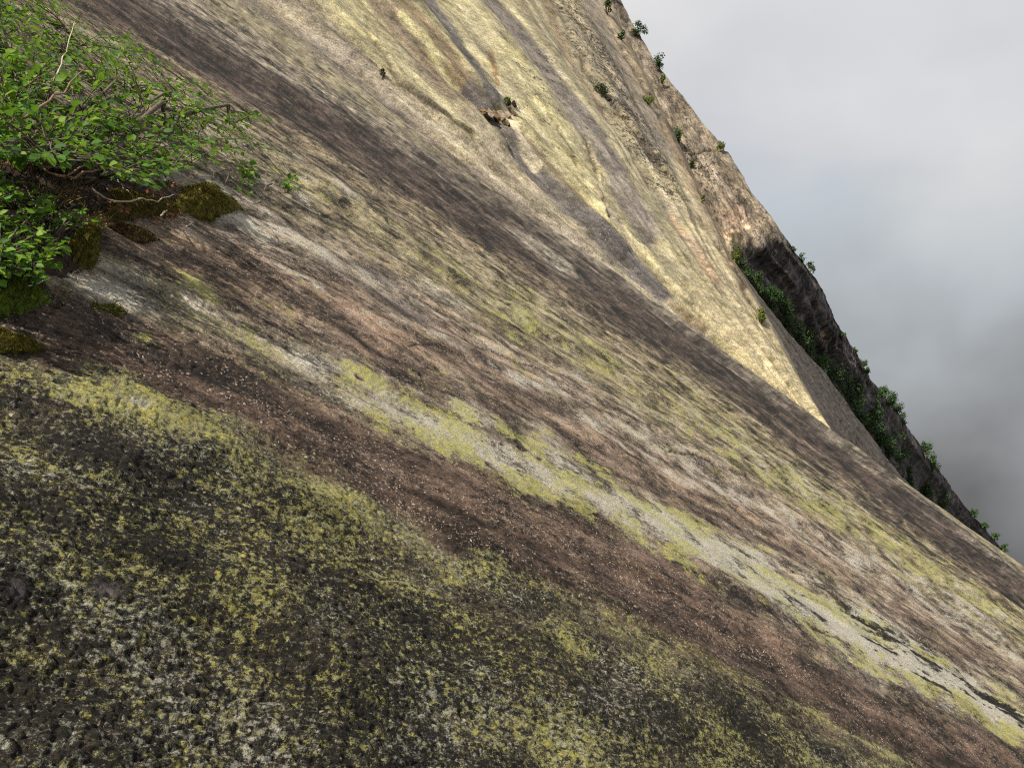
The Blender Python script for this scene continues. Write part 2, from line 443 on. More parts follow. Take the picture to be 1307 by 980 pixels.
def build_slope():
    nq, npp = 700, 1000
    qmax = 1.13
    # rows: tight near the rim, even further down
    s = np.linspace(0, 1, nq)
    q = qmax * (0.10 * s ** 3 + 0.90 * s)
    kk = 1.2322
    f = q / qmax
    p0 = lerp(-0.98, -0.66, f); p1 = lerp(1.02, 0.34, f)
    pp = np.linspace(0, 1, npp)
    p = p0[:, None] + (p1 - p0)[:, None] * pp[None]
    Q = np.broadcast_to(q[:, None], p.shape)
    # image direction of the rim line and the one square to it (downwards)
    lx, ly = L_S[0], L_S[1]
    dxn, dyn = -0.72 / kk, -1.0 / kk
    # a point on the rim line nearest the image centre
    r0 = 0.236 / (kk * kk)
    rx, ry = 0.72 * r0, 1.0 * r0
    a = rx + p * lx + Q * dxn
    b = ry + p * ly + Q * dyn
    px = a * FPX + 653.5; py = 490 - b * FPX
    # near the rim the sight line only grazes the rock: keep the rows running steadily away
    u, v = slope_uv(px, py)
    gz = 34.0
    k0 = np.full(npp, np.argmax(v < gz, axis=0).max())    # first row nearer than that, the same all along
    for j in range(npp):
        k = k0[j]
        if k > 0:
            f_ = np.linspace(0, 1, k + 1)[:-1]
            du, dv_ = u[k, j] - u[k + 1, j], v[k, j] - v[k + 1, j]
            v1 = 42.0; u1 = u[k, j] * (v1 / v[k, j])
            v[:k, j] = v1 + (v[k, j] - v1) * f_; u[:k, j] = u1 + (u[k, j] - u1) * f_
    # the far side, rolling over out of sight
    nb = 60
    vb = np.linspace(1.03, 2.3, nb)[::-1]
    u = np.concatenate([u[0][None] * (1 + 0.45 * (vb[:, None] - 1)), u]); v = np.concatenate([v[0][None] * vb[:, None], v])
    px = np.concatenate([np.repeat(px[:1], nb, 0), px]); py = np.concatenate([np.repeat(py[:1], nb, 0), py])
    # the slope goes on beyond the picture on every side
    def grow(A, axis, n, first):
        e = np.take(A, [0 if first else -1], axis)
        e = np.repeat(e, n, axis)
        return np.concatenate([e, A] if first else [A, e], axis)
    for first, n, reach in ((True, 90, 1.0), (False, 50, .6)):
        f_ = np.linspace(0, 1, n + 1)[1:] ** 2.2
        ext = (3.0 + reach * np.maximum(v[:, :1], 0)) * f_[None]
        if first:
            u = np.concatenate([(u[:, :1] - ext)[:, ::-1], u], 1)
        else:
            u = np.concatenate([u, u[:, -1:] + ext], 1)
        v, px, py = grow(v, 1, n, first), grow(px, 1, n, first), grow(py, 1, n, first)
    n = 70
    f_ = (np.linspace(0, 1, n + 1)[1:] ** 1.8)[:, None]
    u = np.concatenate([u, u[-1:] * (1 + .8 * f_)]); v = np.concatenate([v, v[-1:] - 5.0 * f_])
    px, py = grow(px, 0, n, False), grow(py, 0, n, False)
    ny, nx = u.shape
    sA, wA = streak_uv(u, v)
    foot = np.maximum(v, 0.9) / 780.0                     # metres per picture pixel, for fading fine relief
    def vis(lam): return sstep(1.5, 5.0, lam / foot)
    def visw(lam):                                         # the same for waves seen at a slant
        slant = np.maximum(v, 1.0) / 1.2
        return sstep(0.15, 0.9, lam / (foot * slant))
    # how things bend: warp pixels so that no band edge is clean
    wx = fbm(sA * 0.55, wA * 1.3, 4, 3) ; wy = fbm(sA * 0.5 + 9, wA * 1.2, 4, 5)
    far = np.clip(8.0 / np.maximum(v, 1.0), 0.15, 1.6)
    fin = fbm(sA * 3.1, wA * 7.0, 4, 77, .6)
    c = streak_c(px + 18 * wx, py + (18 * wy + 11 * fin) * far * 1.0)
    cx = px
    # long fine streaks
    st1 = fbm(sA * 0.25, wA * 3.0, 5, 11, .62)
    st2 = fbm(sA * 0.6, wA * 9.0, 4, 21, .62)
    st3 = fbm(c * 0 + px * 0.004, c * 9.0, 4, 27, .6)      # streaks that keep to the bands
    big = fbm(sA * 0.2 + 3, wA * 0.55, 4, 41)
    # ---- base colour
    def col(*x): return np.array(x, float)
    brown = col(.120, .083, .064); dkbrown = col(.058, .042, .035); pink = col(.255, .198, .155); olive = col(.225, .195, .125)
    grey = col(.205, .178, .145); pale = col(.42, .39, .33); red = col(.082, .054, .042); dusk = col(.030, .025, .019)
    stops = [(-1.5, grey), (0.0, olive * .95), (0.35, grey * .95), (0.75, dkbrown * 1.1), (1.2, dkbrown), (1.55, lerp(brown, olive, .5)), (2.0, olive * 1.05),
             (2.5, lerp(olive, brown, .4)), (2.85, lerp(pink, grey, .4)), (3.1, pink), (3.45, brown * 1.1), (3.75, lerp(brown, grey, .6)), (4.1, lerp(grey, pale, .4)),
             (4.45, brown), (4.8, red), (5.3, red * .9), (5.6, lerp(red, dusk, .4)), (5.9, lerp(dusk, olive, .45)), (6.2, dusk), (8.0, dusk * .9)]
    ck = c + 0.30 * st3 + 0.16 * st1
    base = np.stack([np.interp(ck, [s_[0] for s_ in stops], [s_[1][i] for s_ in stops]) for i in range(3)], -1)
    yel = np.interp(ck, [-1, 0, .4, .9, 1.4, 1.8, 2.1, 2.6, 3.0, 3.5, 3.85, 4.15, 4.5, 5.0, 5.5, 5.85, 6.2, 7.0, 8],
                    [.30, .36, .28, .12, .20, .38, .44, .38, .30, .26, .42, .46, .30, .12, .26, .47, .48, .47, .47])
    pal = np.interp(ck, [-1, 0, .4, .9, 1.4, 1.8, 2.1, 2.6, 3.0, 3.5, 3.85, 4.15, 4.5, 5.0, 5.5, 5.9, 6.3, 7, 8],
                    [.30, .42, .30, .16, .28, .42, .48, .44, .50, .27, .40, .42, .26, .14, .20, .44, .50, .53, .53])
    blk = np.interp(ck, [-1, 0, .8, 1.2, 2, 3, 4, 4.8, 5.4, 5.8, 6.2, 7, 8], [.30, .32, .48, .46, .36, .30, .32, .38, .42, .46, .64, .72, .74])
    flk = np.interp(ck, [0, 1, 2, 3, 3.5, 4.3, 4.8, 5.4, 5.9, 6.4, 8], [.16, .08, .20, .30, .40, .40, .55, .55, .40, .14, .08])
    # ---- along the bands
    # the white and yellow band is strongest to the right
    e4 = np.exp(-((c - 4.05) / np.interp(cx, [850, 1050], [.26, .36])) ** 2)
    wr = (.42 * sstep(400, 500, cx) + .58 * sstep(760, 1000, cx)) * (1 - .25 * sstep(1250, 1330, cx))
    base = lerp(base, lerp(brown, olive, .4), (e4 * (1 - wr) * .55)[..., None])
    pal += e4 * (.02 + .66 * wr) * (1 + .9 * fin); base = lerp(base, pale * 1.15, (e4 * wr * .9)[..., None])
    e4b = np.exp(-((c - 4.36) / .14) ** 2); yel += e4b * .15 * sstep(500, 800, cx)
    e4c = np.exp(-((c - 3.82) / .16) ** 2); yel += e4c * .02 * sstep(430, 600, cx); blk += e4c * .16 * sstep(900, 1100, cx)
    ln = fbm(sA * .9, wA * 9.0, 4, 81, .6)                 # thin dark cracks within the white band
    lk = sstep(.22, .42, ln) * np.exp(-((c - 4.02) / .36) ** 2) * sstep(850, 1050, cx)
    blk += .55 * lk; pal -= .8 * lk; base = lerp(base, col(.06, .05, .04), (lk * .85)[..., None])
    # blotches
    def blob(x0, y0, rx_, ry_, ang=0.55):
        ca, sa = math.cos(ang), math.sin(ang)
        dx = px - x0 + 10 * wx + 5 * fin; dy = py - y0 + 10 * wy + 5 * fin
        m_, n_ = (dx * ca + dy * sa) / rx_, (-dx * sa + dy * ca) / ry_
        return np.exp(-(m_ * m_ + n_ * n_) ** 1.3)
    for (x0, y0, r1, r2, ang, s_) in [(140, 378, 48, 13, .38, .95), (395, 458, 36, 13, .5, .85), (178, 522, 17, 6, .2, .9),
                                      (250, 388, 36, 9, .4, .45), (330, 300, 90, 12, .45, .45), (470, 362, 90, 9, .5, .45),
                                      (560, 372, 45, 8, .5, .5), (700, 325, 60, 6, .6, .45), (150, 350, 45, 8, .5, .4)]:
        k = blob(x0, y0, r1, r2, ang) * s_
        base = lerp(base, pale * 1.25, k[..., None]); blk -= .6 * k; yel -= .4 * k; pal += .3 * k
    for (x0, y0, r1, r2, ang, s_) in [(250, 368, 40, 9, .6, .45), (470, 480, 34, 9, .45, .42), (560, 520, 70, 15, .5, .26), (700, 590, 70, 18, .45, .22),
                                      (870, 668, 70, 15, .5, .28), (1000, 745, 60, 12, .4, .34), (1100, 800, 60, 12, .6, .34), (180, 435, 18, 9, .3, .5),
                                      (620, 395, 70, 12, .55, .20), (900, 500, 90, 22, .6, .18), (1020, 620, 120, 26, .62, .22), (1180, 720, 90, 20, .65, .22),
                                      (585, 735, 14, 8, .2, .35), (750, 615, 26, 14, .3, .25), (1230, 900, 30, 12, .7, .4), (1290, 948, 22, 10, .7, .5), (960, 745, 40, 10, .3, .3),
                                      (230, 540, 80, 26, .45, .20), (120, 505, 110, 24, .3, .22), (380, 640, 90, 30, .5, .12), (510, 105, 60, 9, .7, .2)]:
        yel += blob(x0, y0, r1, r2, ang) * s_
    for (x0, y0, r1, r2, ang, s_) in [(330, 505, 120, 20, .45, .75), (200, 460, 90, 16, .25, .6), (470, 590, 90, 18, .5, .5), (620, 250, 110, 16, .6, .6),
                                      (780, 365, 90, 14, .62, .5), (930, 480, 90, 13, .65, .6), (1030, 545, 60, 10, .65, .5), (300, 90, 120, 14, .55, .5),
                                      (470, 170, 90, 14, .6, .45), (350, 250, 110, 10, .35, .55), (250, 285, 60, 10, .35, .55), (420, 350, 120, 16, .42, .35),
                                      (60, 425, 70, 16, .2, .8), (130, 415, 60, 10, .3, .6), (160, 330, 60, 8, .45, .4), (1190, 660, 80, 8, .68, .5)]:
        k = blob(x0, y0, r1, r2, ang) * s_
        base = lerp(base, dkbrown * .75, k[..., None]); yel -= .22 * k; pal -= .25 * k; blk += .10 * k; flk -= .12 * k
    for (x0, y0, r1, r2, ang, s_) in [(330, 395, 120, 22, .4, .5), (480, 425, 80, 16, .45, .6), (640, 490, 110, 14, .55, .5), (820, 580, 90, 15, .55, .5),
                                      (560, 420, 60, 10, .45, .5), (980, 660, 80, 12, .6, .35), (220, 330, 90, 12, .42, .4)]:
        k = blob(x0, y0, r1, r2, ang) * s_
        base = lerp(base, col(.195, .132, .100), k[..., None]); blk -= .1 * k; yel -= .12 * k
    for (x0, y0, r1, r2, ang) in [(520, 400, 50, 9, .4), (480, 350, 40, 10, .5), (130, 770, 24, 13, .1), (8, 775, 16, 14, 0)]:
        k = blob(x0, y0, r1, r2, ang) * .8
        base = lerp(base, col(.075, .068, .075), k[..., None]); yel -= .5 * k; pal -= .4 * k; blk -= .5 * k
    # patchiness
    nf = 1 - .8 * sstep(5.6, 6.1, c)
    iso = fbm(sA * 3.2, wA * 4.5, 4, 63, .6)
    yel += nf * (.20 * big + .16 * st1 + .10 * fin + .10 * st2) + (1 - nf) * .30 * iso; pal += nf * (.20 * fbm(sA * .3 - 5, wA * .9, 4, 61) - .10 * big + .12 * st2) + (1 - nf) * .22 * fbm(sA * 2.2 + 4, wA * 3.1, 4, 65, .6)
    blk += .16 * fbm(sA * 1.1, wA * 2.0, 4, 71) - .05 * big
    fk = fbm(sA * 1.1, wA * .8, 5, 67, .72) * sstep(4, 14, v)
    fk2 = fbm(sA * 1.4 + 8, wA * .9, 5, 69, .72) * sstep(4, 14, v)
    base *= np.clip(1 + .55 * st1 + .5 * st2 + .35 * fin + 1.0 * fk, .25, 2.2)[..., None]
    mid = sstep(1.6, 4, v) * (1 - .7 * sstep(9, 22, v))
    km = fbm(sA * 3.4, wA * 3.6, 5, 83, .72) * mid; km2 = fbm(sA * 3.1 + 5, wA * 3.3, 5, 85, .72) * mid
    zone = np.interp(c, [1.3, 1.7, 4.5, 4.8], [.4, 1, 1, .35]) * np.interp(c, [5.0, 5.8], [1, .5])
    yel -= .15 * (1 - sstep(480, 760, cx)) * (1 - sstep(2.9, 3.5, c))
    yel += zone * (.55 * fk2 + .48 * km) + .02; pal += zone * (.36 * fk + .40 * km2); blk -= .30 * fk + .35 * km2
    base *= np.clip(1 + .7 * km2, .4, 1.8)[..., None]
    core = np.exp(-((c - 4.05) / .22) ** 2) * sstep(800, 1050, cx)
    rimy = np.exp(-((c - 4.30) / .12) ** 2) + .8 * np.exp(-((c - 3.74) / .14) ** 2)
    yel += rimy * (.12 + .4 * km) * sstep(420, 560, cx)
    yel -= (.26 + .5 * km) * core; pal += (.02 + .45 * km2 + .35 * fin) * core; blk += .12 * core
    dk = c > 5.9
    # ---- relief
    r = 0
    r = r + 0.020 * fbm(sA * 0.25, wA * 0.9, 4, 101) * visw(1.0) * np.clip(v / 3, .6, 6)
    rib = fbm(sA * .03, streak_c(px + 14 * pn(sA * .12, wA * .2, 163), py) * 3.0, 2, 161, .45)
    r = r + .0095 * np.clip(v, 0, 45) * rib * (1 - sstep(2.4, 4.2, c))
    rough = np.interp(c, [0, 1, 3, 4.5, 5.5, 6.1, 7], [.75, .7, .8, .75, .85, 1.3, 1.5])
    slant = np.maximum(v, 1.2) / 1.2
    for k, (lam, sl_) in enumerate([(.9, .05), (.45, .07), (.22, .09), (.11, .075), (.055, .09), (.027, .22), (.0135, .32)]):
        fade = sstep(1.0, 3.0, lam / (foot * slant ** .55)) * (1 - sstep(26, 34, v))
        nz = pn(sA / lam * .62, wA / lam, 111 + k)
        if k == 1: nz = .45 - 1.6 * np.abs(nz)
        if k in (4, 5, 6): nz = np.minimum(2.6 * np.abs(nz), .55) - .3
        r = r + rough * sl_ * lam * nz * fade
    # scalloped flakes: little steps facing down the slope
    fl = fbm(sA * 1.6, wA * 4.2, 4, 151, .6) * 3.0
    saw = fl - np.floor(fl)
    r = r + 0.006 * sstep(0, .18, saw) * (1 - saw) * vis(.06) * (1 - sstep(26, 34, v)) * sstep(-.2, .25, big)
    for pts, dep, hw in CRACKS:
        d, t, sd = poly_dist(px + 6 * wx + 1.5 * fin, py + 7 * wy + 2 * fin, pts)
        hw2 = .75 * hw * (0.75 + .8 * np.clip(wx, -.5, .8)) * np.sin(np.pi * np.clip(t, .04, .96)) ** .5
        k = 1 - sstep(hw2 * .35, hw2 * 1.3, d)
        sc = np.clip(v / 4, .5, 3)
        r = r - .12 * dep * sc * k + 0.22 * dep * sc * np.where(sd < 0, 1, 0) * np.exp(-d / 9.0) * (1 - k)
        kd = (k * .75)[..., None]
        base = lerp(base, col(.030, .022, .018), kd); yel = yel - .5 * k; pal = pal - .5 * k
    for x0, y0, r1, r2 in PITS:
        ca, sa = math.cos(.6), math.sin(.6)
        dx = px - x0 + 3 * fin; dy = py - y0 + 3 * fin
        k = 1 - sstep(.5, 1.0, np.hypot((dx * ca + dy * sa) / (r1 * .8), (-dx * sa + dy * ca) / (r2 * .62)))
        r = r - .008 * k
        base = lerp(base, col(.02, .016, .014), (k * .9)[..., None]); yel -= k; pal -= k; flk -= k
    P = slope_base(u, v) + r[..., None] * N_S
    V = to_world(P[..., 0], P[..., 1], P[..., 2]).reshape(-1, 3)
    me = np_mesh("granite_slope", V, grid_faces(ny, nx)[:, ::-1])
    add_attr(me, 'suv', 'FLOAT_VECTOR', np.stack([sA, wA, np.zeros_like(sA)], -1))
    add_attr(me, 'base', 'FLOAT_COLOR', rgba(np.clip(base, .006, .8)))
    add_attr(me, 'lichen', 'FLOAT_COLOR', rgba(np.clip(np.stack([yel, pal, blk], -1), 0, 1)))
    add_attr(me, 'fleck', 'FLOAT', np.clip(flk * (.72 + 1.1 * fin + .9 * st2), 0, 1))
    me.shade_smooth()
    me.materials.append(M_SLOPE)
    o = bpy.data.objects.new("granite_slope", me); COL.objects.link(o)
    tag(o, "near lichen-spotted granite slope with brown, pink, white and yellow streaks", "rock slope", kind="structure")
    return o
build_slope()

# ------------------------------------------------------------------ far wall
WM = np.array([.63, .55, -.54]); WM /= np.linalg.norm(WM)
WC = -23.6 * 1.0
CREST = np.array([(735, -70), (770, 0), (800, 60), (832, 130), (868, 200), (898, 262), (928, 330), (958, 380), (990, 432), (1020, 482), (1050, 532), (1080, 585), (1115, 640), (1160, 720)], float)
FLANK = np.array([(738, -70), (773, 0), (804, 60), (837, 130), (874, 200), (900, 262), (931, 330), (968, 380), (1012, 432), (1058, 482), (1095, 532), (1132, 585), (1182, 640), (1245, 720)], float)
def crest_x(y): return np.interp(y, CREST[:, 1], CREST[:, 0])
def flank_x(y): return np.interp(y, FLANK[:, 1], FLANK[:, 0])
def wall_Z(px, py):
    a, b = ray(px, py)
    return WC / (WM[0] * a + WM[1] * b + WM[2])
def wall_depth(px, py):
    """plane up to the crest, then the flank turns away"""
    cx_ = crest_x(py)
    over = np.maximum(px - cx_, 0)
    z = wall_Z(np.minimum(px, cx_), py)
    return z + 1.1 * over + 0.012 * over ** 1.5
def build_wall():
    ny, nx, nf, nbk = 540, 460, 46, 12
    y = np.linspace(-90, 700, ny)
    k_ = .236
    xa = ((k_ - (490 - y) / FPX) / .72) * FPX + 653.5
    x0 = np.minimum(xa - 55, crest_x(y) - 35)
    s = np.linspace(0, 1, nx)
    xl = x0 - 110                      # the wall runs on underneath the near slope
    X = xl[:, None] + (crest_x(y) - xl)[:, None] * s ** .9
    sf = np.linspace(0, 1, nf + 1)[1:]
    XF = crest_x(y)[:, None] + (flank_x(y) - crest_x(y))[:, None] * sf
    px = np.concatenate([X, XF], 1); py = np.repeat(y[:, None], px.shape[1], 1)
    Z = wall_depth(px, py)
    # soft roll at the crest
    a, b = ray(px, py)
    P = np.stack([a * Z, b * Z, Z], -1)
    # metric coordinates on the wall: down along the streaks / across
    dn = np.array([(30 - -12.6), -24, 25.0]); dn -= WM * dn.dot(WM); dn /= np.linalg.norm(dn)
    ac = np.cross(WM, dn)
    sA = P @ dn; wA = P @ ac
    W = np.clip((px - x0[:, None]) / (crest_x(y) - x0)[:, None], 0, 1.4)
    wx = fbm(sA * .10, wA * .22, 4, 203); wy = fbm(sA * .10 + 7, wA * .22, 4, 205)
    fin = fbm(sA * .5, wA * 1.3, 4, 207, .6)
    st = fbm(sA * .035, wA * .9, 5, 211, .62)
    stf = fbm(py * .0022, W * 30.0, 5, 213, .66)            # streaks fanning out from the foot of the wall
    def col(*x): return np.array(x, float)
    yellow = col(.40, .365, .215); olive = col(.310, .280, .190); grey = col(.225, .195, .165); blue = col(.125, .115, .118); tan = col(.35, .285, .20)
    brown = col(.17, .125, .085); palec = col(.42, .37, .28); rust = col(.22, .135, .065)
    stops = [(0, grey * .9), (.22, grey * 1.05), (.34, lerp(grey, palec, .4)), (.46, yellow * .9), (.60, olive), (.75, olive * 1.05), (.86, lerp(olive, grey, .35)), (1.0, tan * .8), (1.03, grey * .42), (1.4, grey * .38)]  # past the crest the flank's shade is put into a darker base colour
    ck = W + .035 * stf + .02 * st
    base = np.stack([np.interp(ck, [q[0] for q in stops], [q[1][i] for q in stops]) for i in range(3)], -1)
    # foot of the wall is pale buff
    k = sstep(300, 480, py) * sstep(.25, .6, W) * (W < 1.0)
    base = lerp(base, col(.44, .37, .235), (k * .6)[..., None])
    k = np.exp(-((px - 520) / 130) ** 2 - ((py - 20) / 60) ** 2) * .5
    base = lerp(base, yellow, k[..., None])
    STREAKS = [
        ([(415, -20), (455, 45), (500, 90), (560, 145), (610, 190)], 20, yellow * 1.12, .7),
        ([(640, 60), (690, 140), (730, 205), (775, 270), (830, 340)], 14, yellow * 1.05, .6),
        ([(590, 10), (620, 60), (650, 110)], 14, olive * 1.1, .6),
        ([(400, 20), (470, 90), (540, 150), (620, 215), (700, 280)], 16, grey * 1.05, .75),
        ([(520, 125), (580, 175), (650, 225), (700, 262), (760, 320), (860, 400)], 13, palec * .95, .6),
        ([(600, 150), (650, 195), (720, 262), (800, 335), (900, 425)], 11, lerp(palec, grey, .35), .7),
        ([(480, -20), (502, 18), (527, 52), (554, 89), (582, 113), (612, 134)], 11, lerp(brown, grey, .4), .9),
        ([(500, -30), (515, 0), (551, 40), (588, 95), (618, 130)], 8, brown * 1.05, .85),
        ([(512, 20), (524, 34), (551, 61), (576, 98), (590, 112)], 3, yellow * 1.1, .9),
        ([(745, -30), (760, 30), (785, 90), (820, 150), (842, 195)], 15, grey * .85, .75),
        ([(690, -20), (712, 40), (745, 100), (780, 160), (830, 230)], 5, brown * 1.0, .65),
        ([(790, 130), (825, 180), (850, 215)], 9, grey * .75, .7),
        ([(760, 240), (800, 300), (850, 365), (900, 420)], 5, brown * 1.1, .6),
        ([(780, 270), (815, 330), (860, 385)], 6, col(.30, .27, .21), .7),
        ([(840, 200), (880, 270), (930, 345), (980, 430), (1040, 520)], 9, olive * .9, .5),
        ([(850, 165), (890, 240), (925, 310), (950, 365)], 6, brown * .95, .7),
        ([(860, 270), (890, 320), (920, 360)], 3, col(.30, .17, .12), .35),
        ([(660, 165), (700, 208), (745, 256), (775, 295), (840, 362)], 5, brown * 1.0, .75),
        ([(598, -40), (622, 0), (655, 37), (686, 76), (710, 116), (741, 159), (780, 214), (800, 250), (830, 300)], 11, lerp(grey, blue, .6), .95),
        ([(665, 0), (690, 40), (720, 80)], 3, brown * 1.1, .6),
        ([(532, -30), (551, 0), (579, 43), (594, 70), (612, 95), (633, 126)], 7.5, blue * .8, .97),
        ([(600, 112), (618, 135), (655, 174), (686, 211), (725, 248), (759, 284), (800, 322), (850, 372)], 8.5, blue * .95, .93),
        ([(624, 66), (633, 88), (637, 108)], 2.6, rust * .9, .8),
        ([(636, 112), (644, 130), (648, 140)], 4, palec * 1.15, .8),
        ([(652, 150), (668, 178), (690, 208)], 4, palec * 1.15, .9),
    ]
    cover = np.zeros(px.shape)
    for pts, hw, cc, op in STREAKS:
        d, t, sd = poly_dist(px + 5 * wx + 1.5 * fin, py + 5 * wy + 1.5 * fin, pts)
        w_ = hw * 1.15 * (1 + .4 * wx)
        k = (1 - sstep(w_ * .45, w_ * 1.25, d)) * op * (W < 1.02)
        base = lerp(base, cc, k[..., None]); cover = np.maximum(cover, k)
    base *= (1 + .55 * stf + .12 * st + .12 * fin)[..., None]
    yel = (.08 + .26 * stf + .08 * np.exp(-((W - .55) / .25) ** 2)) * (1 - cover)
    pal = (1 - .7 * cover) * (.22 + .25 * fbm(sA * .06, wA * .4, 4, 223))
    blk = .26 + .20 * fbm(sA * .12, wA * .6, 4, 227)
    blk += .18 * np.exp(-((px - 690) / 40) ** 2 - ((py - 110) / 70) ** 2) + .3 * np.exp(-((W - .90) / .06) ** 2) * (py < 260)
    fl_ = sstep(1.0, 1.03, W); yel = yel * (1 - fl_); pal = pal * (1 - .8 * fl_); blk = blk + .25 * fl_  # flank: pale and yellow cut, black raised, to paint its shade in
    flk = np.full(px.shape, .05) + .30 * np.exp(-((px - 748) / 16) ** 2 - ((py - 25) / 35) ** 2)
    # relief
    r = .16 * fbm(sA * .06, wA * .25, 4, 231) + 1.1 * fbm(py * .0018, W * 8.0, 4, 235, .55) * (1 - sstep(.9, 1.0, W)) + .06 * fbm(sA * .25, wA * .9, 4, 233) + .05 * fbm(sA * .9, wA * 2.5, 3, 237)
    r = r + .55 * np.interp(W, [0, .15, .3, .5, 1], [1.6, .2, -.5, 0, 0])
    EDGES = [  # sheet edges: rock on the lower-left side stands proud (step in metres)
        ([(380, -10), (400, 18), (440, 45), (480, 80), (500, 105), (530, 130), (552, 152), (575, 170), (612, 198), (640, 222)], .45, 1),
        ([(440, 15), (480, 62), (510, 105), (550, 140), (600, 175), (625, 212)], .28, -1),
        ([(555, 95), (585, 115), (615, 142), (640, 160), (670, 200)], .50, 1),
        ([(700, -20), (730, 55), (770, 120), (800, 160), (850, 225), (900, 290)], .45, -1),
        ([(755, 0), (790, 60), (830, 130), (860, 190)], .35, -1),
        ([(770, 255), (778, 280), (795, 300), (810, 318)], .55, 1),
        ([(740, 170), (755, 205), (768, 232)], .3, -1),
        ([(880, 255), (920, 320), (960, 390), (1000, 455)], .25, -1),
        ([(690, 130), (720, 180), (745, 230)], .15, -1),
    ]
    for pts, hh, side in EDGES:
        d, t, sd = poly_dist(px + 6 * wx + 3 * fin, py + 6 * wy + 3 * fin, pts)
        env = np.sin(np.pi * np.clip(t, 0.02, .98)) ** .6
        up = np.where(sd * side > 0, 1, 0)
        r = r + hh * env * (up * sstep(0, 2.2, d) * np.exp(-d / 26.0))
        k = (np.exp(-(d / (1.3 + 1.2 * np.clip(fin + .3, 0, 1))) ** 2) * env * .8)[..., None]
        r = r - .35 * hh * k[..., 0]
        base = lerp(base, col(.060, .045, .032), k)
    # ledge and hollow below the rust scar
    k = np.exp(-(((px - 645) / 20) ** 2 + ((py - 146) / 13) ** 2) ** 1.5)
    r = r - .5 * k
    r = np.where(W > 1.0, r * np.clip(1 + (W - 1) * 4, 1, 3), r)
    P = P + r[..., None] * WM
    # close the back: carry the flank's edge away from the camera
    back = []
    e = P[:, -1]
    for i in range(1, nbk + 1):
        back.append(e + np.array([0.05, -.55, 1.0]) * (i * 1.8) + np.array([-1, -.4, 0]) * (0.05 * i * i))
    P = np.concatenate([P, np.stack(back, 1)], 1)
    def ext(A):
        return np.concatenate([A, np.repeat(A[:, -1:], nbk, 1)], 1)
    nyy, nxx = P.shape[:2]
    me = np_mesh("granite_wall", to_world(P[..., 0], P[..., 1], P[..., 2]).reshape(-1, 3), grid_faces(nyy, nxx)[:, ::-1])
    add_attr(me, 'suv', 'FLOAT_VECTOR', ext(np.stack([sA, wA, np.zeros_like(sA)], -1)))
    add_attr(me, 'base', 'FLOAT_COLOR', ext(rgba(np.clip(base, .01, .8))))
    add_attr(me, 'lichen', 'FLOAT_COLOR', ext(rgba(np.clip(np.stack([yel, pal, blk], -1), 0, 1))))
    add_attr(me, 'fleck', 'FLOAT', ext(flk))
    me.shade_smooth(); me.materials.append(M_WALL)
    o = bpy.data.objects.new("granite_wall", me); COL.objects.link(o)
    tag(o, "sunlit yellow-olive granite wall with dark water streaks beyond the near slope", "rock wall", kind="structure")
build_wall()

# ------------------------------------------------------------------ buttress
SIL = np.array([(742, -90), (790, 0), (812, 38), (840, 82), (866, 118), (900, 158), (930, 192), (950, 232), (985, 280), (1010, 318), (1040, 356), (1062, 400), (1085, 440),
                (1110, 478), (1145, 525), (1180, 578), (1200, 603), (1225, 637), (1262, 680), (1292, 714), (1340, 770)], float)
def sil_x(y): return np.interp(y, SIL[:, 1], SIL[:, 0])
NU = np.array([.30, .60, -.74]); NL = np.array([.68, -.22, -.70])
NU /= np.linalg.norm(NU); NL /= np.linalg.norm(NL)
_a, _b = ray(925, 332)
CU = 105 * (NU[0] * _a + NU[1] * _b + NU[2]); CLW = 105 * (NL[0] * _a + NL[1] * _b + NL[2])
def butt_depth(px, py):
    a, b = ray(px, py)
    zu = CU / np.minimum(NU[0] * a + NU[1] * b + NU[2], -.1)
    zl = CLW / np.minimum(NL[0] * a + NL[1] * b + NL[2], -.1)
    k = 1.2
    m = np.maximum(zu, zl)
    return m + np.log(np.exp((zu - m) / k) + np.exp((zl - m) / k)) * k
